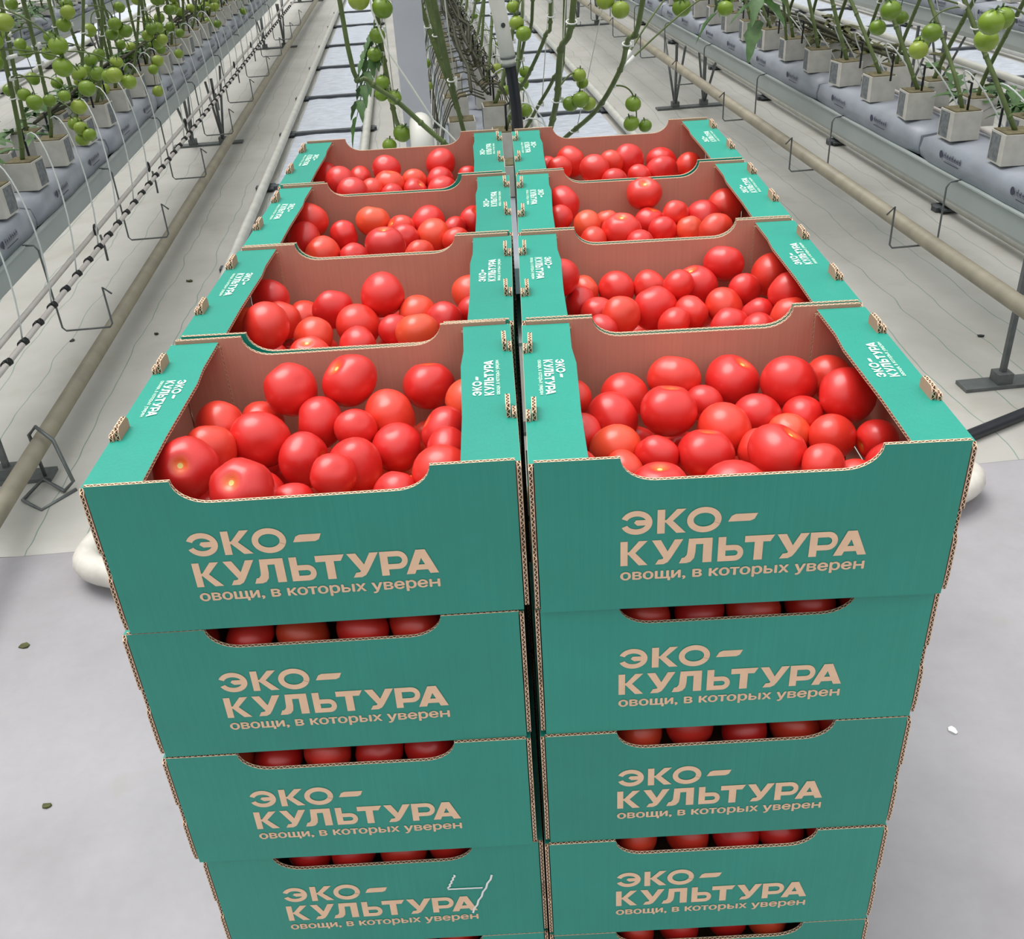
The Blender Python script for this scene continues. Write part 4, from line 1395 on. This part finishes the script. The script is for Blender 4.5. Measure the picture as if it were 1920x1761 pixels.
# ------------------------------------------------------------------ drip irrigation
for nm, sgn, hang in (('left', 1, True), ('right', -1, False), ('centre', 1, False)):
    x0 = ROWS[nm]
    t = gthing('drip_line', 'pale twin irrigation pipes with black drippers along the %s gutter' % nm, 'pipe', x0, Y0, 0, 'drip lines')
    xs = sgn * 0.175 if nm != 'right' else 0.02
    zz = 0.415 if nm == 'left' else (0.66 if nm == 'right' else 0.42)
    for k in ((0, 1) if nm == 'left' else (0,)):
        mb = MB()
        mb.tube([(xs + k * 0.035 * sgn, 0.02, zz - k * 0.03), (xs + k * 0.035 * sgn, LEN * 0.85, zz - k * 0.03)], 0.0085, 8)
        mb.build('pipe', M['pinkpipe'], t)
    y = 0.14
    i = 0
    while y < 9.0:
        if nm == 'left':
            mb = MB()
            mb.tube([(xs + 0.035, y, zz - 0.028), (xs + 0.048, y, zz - 0.020)], 0.011, 8)
            mb.tube([(xs + 0.030, y - 0.012, zz - 0.03), (xs + 0.030, y + 0.012, zz - 0.03)], 0.0105, 8)
            mb.build('dripper', M['black'], t)
        if i % 2 == 0 and y < 7.5:
            # thin tube arching from the pipe over to the cube stake
            cx, cy = sgn * 0.070, y + rnd.uniform(0.05, 0.3)
            mb = MB()
            if nm == 'left':
                pts = bez((xs + 0.035, y, zz - 0.02), (xs + 0.08, y + 0.02, zz + 0.22), (xs - 0.02, cy - 0.05, 0.92), (cx, cy, CT + 0.045), 12)
            else:
                pts = bez((xs, y, zz), (xs + sgn * 0.12, y, zz + 0.2), (cx + sgn * 0.10, cy, 0.95), (cx, cy, CT + 0.045), 12)
            mb.tube(pts, 0.0026, 5)
            mb.build('drip_tube', M['tube'], t)
            mb = MB()
            mb.tube([(cx, cy, CT - 0.01), (cx, cy, CT + 0.085), (cx + sgn * 0.014, cy, CT + 0.09)], 0.0042, 5)
            mb.build('drip_stake', M['black'], t)
        y += 0.145
        i += 1

# ------------------------------------------------------------------ wire hooks under the gutters
def hook(nm, i, x, y, sgn, bottom):
    t = None
    mb = MB()
    e_ = 0.125
    pts = [(sgn * e_, 0, 0.550), (sgn * (e_ + 0.035), 0, 0.548), (sgn * (e_ + 0.045), 0, 0.53), (sgn * (e_ + 0.045), 0, bottom + 0.012), (sgn * (e_ + 0.055), 0, bottom), (sgn * (e_ + 0.20), 0, bottom),
           (sgn * (e_ + 0.21), 0, bottom + 0.012), (sgn * (e_ + 0.21), 0, bottom + 0.14), (sgn * (e_ + 0.235), 0, bottom + 0.115)]
    mb.tube(pts, 0.0035, 6)
    o = mb.build('wire_hook', M['wire'], None, G(x, y, 0), (0, 0, GYAW))
    tag(o, 'grey wire pipe hook, %s from the near end of the %s gutter' % (ORD[i], nm), 'hook', 'grey wire pipe hooks')


for i in range(9):
    hook('left', i, ROWS['left'], 2.47 + i * 0.97, 1, 0.25)
    hook('right', i, ROWS['right'], 2.33 + i * 1.0, -1, 0.34)

# small black ring-and-peg hangers on the left drip line
for i in range(6):
    y = 3.0 + i * 0.93
    t = gthing('pipe_hanger', 'black ring clip hanging on the left drip line, %s from the near end' % ORD[i], 'clip', ROWS['left'] + 0.19, y, 0.41, 'black ring clips')
    mb = MB()
    mb.tube([(0.0, math.cos(a) * 0.017, 0.02 + math.sin(a) * 0.02) for a in [2 * PI * k / 10 for k in range(10)]], 0.004, 5, closed=True)
    mb.build('ring', M['black'], t)
    mb = MB()
    mb.tube([(0.012, 0.0, 0.0), (0.014, 0.006, -0.05), (0.014, 0.0, -0.10)], 0.0045, 5)
    mb.build('peg', M['steel'], t)

# ------------------------------------------------------------------ heating pipes, rails
mb = MB()
mb.tube([G(-1.275, 1.05, 0.125), G(-1.275, 6, 0.125), G(-1.275, 16.5, 0.125)], 0.026, 14)
tag(mb.build('heating_pipe', M['oldpipe']), 'dirty cream heating pipe running low along the left aisle', 'pipe')
mb = MB()
mb.tube([G(1.56, 1.2, 0.372), G(1.56, 6, 0.372), G(1.56, 16.5, 0.372)], 0.026, 14)
tag(mb.build('heating_pipe', M['oldpipe']), 'dull cream heating pipe resting in the wire hooks of the right gutter', 'pipe')
# bracket that carries the left pipe near its front
t = gthing('pipe_bracket', 'bent grey wire bracket beside the cream heating pipe', 'bracket', -1.27, 1.88, 0)
mb = MB()
mb.tube([(-0.02, 0.02, 0.02), (-0.03, 0.03, 0.155), (0.0, 0.02, 0.185), (0.05, -0.01, 0.15), (0.085, -0.05, 0.03), (0.06, -0.07, 0.012), (-0.02, 0.0, 0.02), (-0.05, -0.10, 0.012), (0.02, -0.16, 0.008), (0.09, -0.06, 0.008)], 0.006, 6)
mb.build('bent_wire', M['wire'], t)

# pairs of pipe rails with sleepers
for nm, x0 in AISLES.items():
    ystart = 1.40 if nm == 'left' else (1.37 if nm == 'right' else 1.9)
    t = gthing('pipe_rail', 'pair of dull white pipe rails in the %s aisle' % nm, 'rail', x0, 0, 0, 'pipe rail pairs')
    for s in (-1, 1):
        mb = MB()
        mb.tube([(s * 0.27, ystart + 0.20, 0.055), (s * 0.27, 8, 0.055), (s * 0.27, 16.5, 0.055)], 0.0255, 14)
        mb.build('rail_tube', M['rail'], t)
    # U bend closing the pair at the path
    mb = MB()
    bl, br = (0.05, 0.02) if nm == 'left' else ((0.02, 0.075) if nm == 'right' else (0.02, 0.02))
    cr = [(-0.27, 0.24), (-0.27 - bl * 0.45, 0.12), (-0.27 - bl, 0.0), (-0.27 - bl * 0.7, -0.055), (-0.23 - bl * 0.3, -0.095), (-0.16, -0.115), (0.16, -0.115), (0.23 + br * 0.3, -0.095), (0.27 + br * 0.7, -0.055), (0.27 + br, 0.0), (0.27 + br * 0.45, 0.12), (0.27, 0.24)]
    pts = []
    for k in range(len(cr) - 1):
        p0, p1, p2, p3 = [Vector((*cr[min(max(q, 0), len(cr) - 1)], 0)) for q in (k - 1, k, k + 1, k + 2)]
        for u in (0, 0.33, 0.67):
            v_ = 0.5 * ((2 * p1) + (p2 - p0) * u + (2 * p0 - 5 * p1 + 4 * p2 - p3) * u * u + (3 * p1 - p0 - 3 * p2 + p3) * u ** 3)
            pts.append((v_.x, v_.y + ystart, 0.055))
    pts.append((0.27, ystart + 0.24, 0.055))
    mb.tube(pts, 0.036, 16)
    mb.build('end_bend', M['bend'], t)
    for i, y in enumerate([2.3, 3.65, 5.0, 6.34, 7.6, 9.02, 10.35, 11.87, 13.2]):
        mb = MB()
        mb.box((0, y, 0.018), (0.66, 0.05, 0.022))
        for s in (-1, 1):
            mb.box((s * 0.27, y, 0.022), (0.09, 0.12, 0.010))
        mb.build('sleeper', M['sleeper'], t)
    # glossy film between the rails
    mb = MB()
    nx, ny = 6, 90
    for iy in range(ny + 1):
        for ix in range(nx + 1):
            mb.v.append((-0.225 + 0.45 * ix / nx, 1.75 + 14.5 * iy / ny, 0.0075 + (0.007 * rnd.random() if 0 < ix < nx else 0)))
    for iy in range(ny):
        for ix in range(nx):
            a = iy * (nx + 1) + ix
            mb.face([a, a + 1, a + nx + 2, a + nx + 1], 0, smooth=True)
    o = mb.build('aisle_film', M['aisle_film'], None, G(x0, 0, 0), (0, 0, GYAW))
    tag(o, 'glossy white film laid between the pipe rails of the %s aisle' % nm, 'film', 'glossy aisle films')

# ------------------------------------------------------------------ column, riser pipe, hose
t = gthing('greenhouse_column', 'square grey metal column standing in the centre row', 'column', -0.075, 2.85, 0)
mb = MB()
mb.box((0, 0, 1.3), (0.098, 0.098, 2.6))
mb.build('shaft', M['post'], t)
mb = MB()
mb.box((0, 0, 0.012), (0.18, 0.18, 0.02))
mb.build('foot_plate', M['steel'], t)
t = gthing('riser_pipe', 'white round-topped pipe bend standing behind the left crates', 'pipe', -0.068, 2.2, 0)
mb = MB()
mb.tube([(0, 0, 0.0), (0, 0, 0.80)] + [(0, 0.07 - 0.07 * math.cos(a), 0.80 + 0.07 * math.sin(a)) for a in [PI * k / 12 for k in range(1, 13)]] + [(0, 0.14, 0.0)], 0.0335, 18)
mb.build('bent_tube', M['cap'], t)
mb = MB()
mb.tube([(0, 0, 0.66), (0, 0, 0.72)], 0.0365, 18)
mb.build('collar', M['cap'], t)
t = gthing('supply_hose', 'black hose joined to a slanting white pipe behind the crates', 'hose', 0.2, 2.1, 0)
mb = MB()
mb.tube(bez((0.012, 0.35, 0.30), (0.02, 0.06, 0.70), (0.010, 0.0, 0.9), (-0.012, 0.0, 1.065), 12), 0.0155, 12)
mb.build('rubber_hose', M['hose'], t)
mb = MB()
mb.tube([(-0.0135, 0.0, 1.06), (-0.030, 0.0, 1.17), (-0.055, 0.0, 1.30), (-0.10, 0.0, 1.75)], 0.0205, 14)
mb.tube([(-0.0125, 0.0, 1.045), (-0.0145, 0.0, 1.07)], 0.0185, 14)
mb.build('white_pipe', M['cap'], t)
mb = MB()
mb.tube([(-0.0118, 0.0, 1.040), (-0.0125, 0.0, 1.046)], 0.0205, 14)
mb.tube([(-0.0135, 0.0, 1.060), (-0.014, 0.0, 1.066)], 0.0215, 14)
mb.build('hose_clamp', M['steel'], t)
mb = MB()
mb.tube([(-0.024, -0.018, 1.145), (-0.024, -0.023, 1.147)], 0.006, 10)
mb.build('black_plug', M['black'], t)

# black cable leaving the stack on the right
mb = MB()
mb.tube(bez(G(1.05, 1.44, 0.022), G(1.25, 1.53, 0.022), G(1.45, 1.615, 0.022), G(2.3, 1.98, 0.022), 14), 0.0185, 10)
tag(mb.build('black_hose', M['hose']), 'thick black hose running off to the right behind the crates', 'hose')

# ------------------------------------------------------------------ unseen leafy tops added over the rows to cut the sky light
for nm, x0, ya, yb in (('left', -1.5, 2.0, 14), ('centre', 0.15, 2.3, 14), ('right', 1.79, 2.0, 14), ('far left', -3.17, 2.0, 13), ('far right', 3.46, 2.0, 13), ('farthest left', -4.85, 2.0, 12), ('farthest right', 5.14, 2.0, 12)):
    mb = MB()
    r_ = random.Random(len(nm) * 7 + int(x0 * 10))
    for i in range(int((yb - ya) * 42)):
        p = G(x0 + r_.gauss(0, 0.24), r_.uniform(ya, yb), 1.62 + 1.5 * r_.random())
        a = r_.uniform(0, 2 * PI)
        leaflet(mb, p, (math.cos(a), math.sin(a), r_.uniform(-0.7, 0.2)), (0, 0, 1), r_.uniform(0.16, 0.30), r_.uniform(0.035, 0.06), 0.5, r_.random())
    o = mb.build('added_canopy', M['leaf'])
    o['kind'] = 'stuff'
    tag(o, 'unseen leaves added above the %s tomato row to dim the light' % nm, 'leaves')

# ------------------------------------------------------------------ scraps lying on the floor
for lab_, x_, y_, r0_, mt_ in (
        ('small dark leaf scrap on the concrete left of the crates', -1.112, 1.121, 0.01, 'leaf_dry'),
        ('tiny dark scrap on the concrete, lower left', -0.915, 0.622, 0.007, 'leaf_dry'),
        ('small white fleck on the concrete right of the crates', 0.860, 0.550, 0.008, 'clip'),
        ('dark scrap on the ground sheet beside the left heating pipe', -1.508, 2.986, 0.01, 'black'),
        ('dark scrap on the ground sheet left of the nearest left crate', -1.181, 2.975, 0.009, 'black'),
        ('dark scrap on the ground sheet, second left crate level', -1.156, 3.566, 0.011, 'leaf_dry'),
        ('dark scrap on the ground sheet right of the crates', 1.812, 2.278, 0.01, 'black'),
):
    mb = MB()
    rr_ = [r0_ * rnd.uniform(0.6, 1.3) for _ in range(8)]
    for zz_ in (0.0, 0.0025):
        for k in range(8):
            a = 2 * PI * k / 8
            mb.v.append((math.cos(a) * rr_[k] * 1.4, math.sin(a) * rr_[k] * 0.8, zz_ + (0.002 if zz_ and k % 3 == 0 else 0)))
    mb.face(list(range(8))[::-1])
    mb.face(list(range(8, 16)))
    for k in range(8):
        mb.face([k, (k + 1) % 8, 8 + (k + 1) % 8, 8 + k])
    tag(mb.build('floor_scrap', M[mt_], None, G(x_, y_, 0.0075 if y_ > 1.5 else 0.0005), (0, 0, rnd.uniform(0, 3))), lab_, 'scrap')
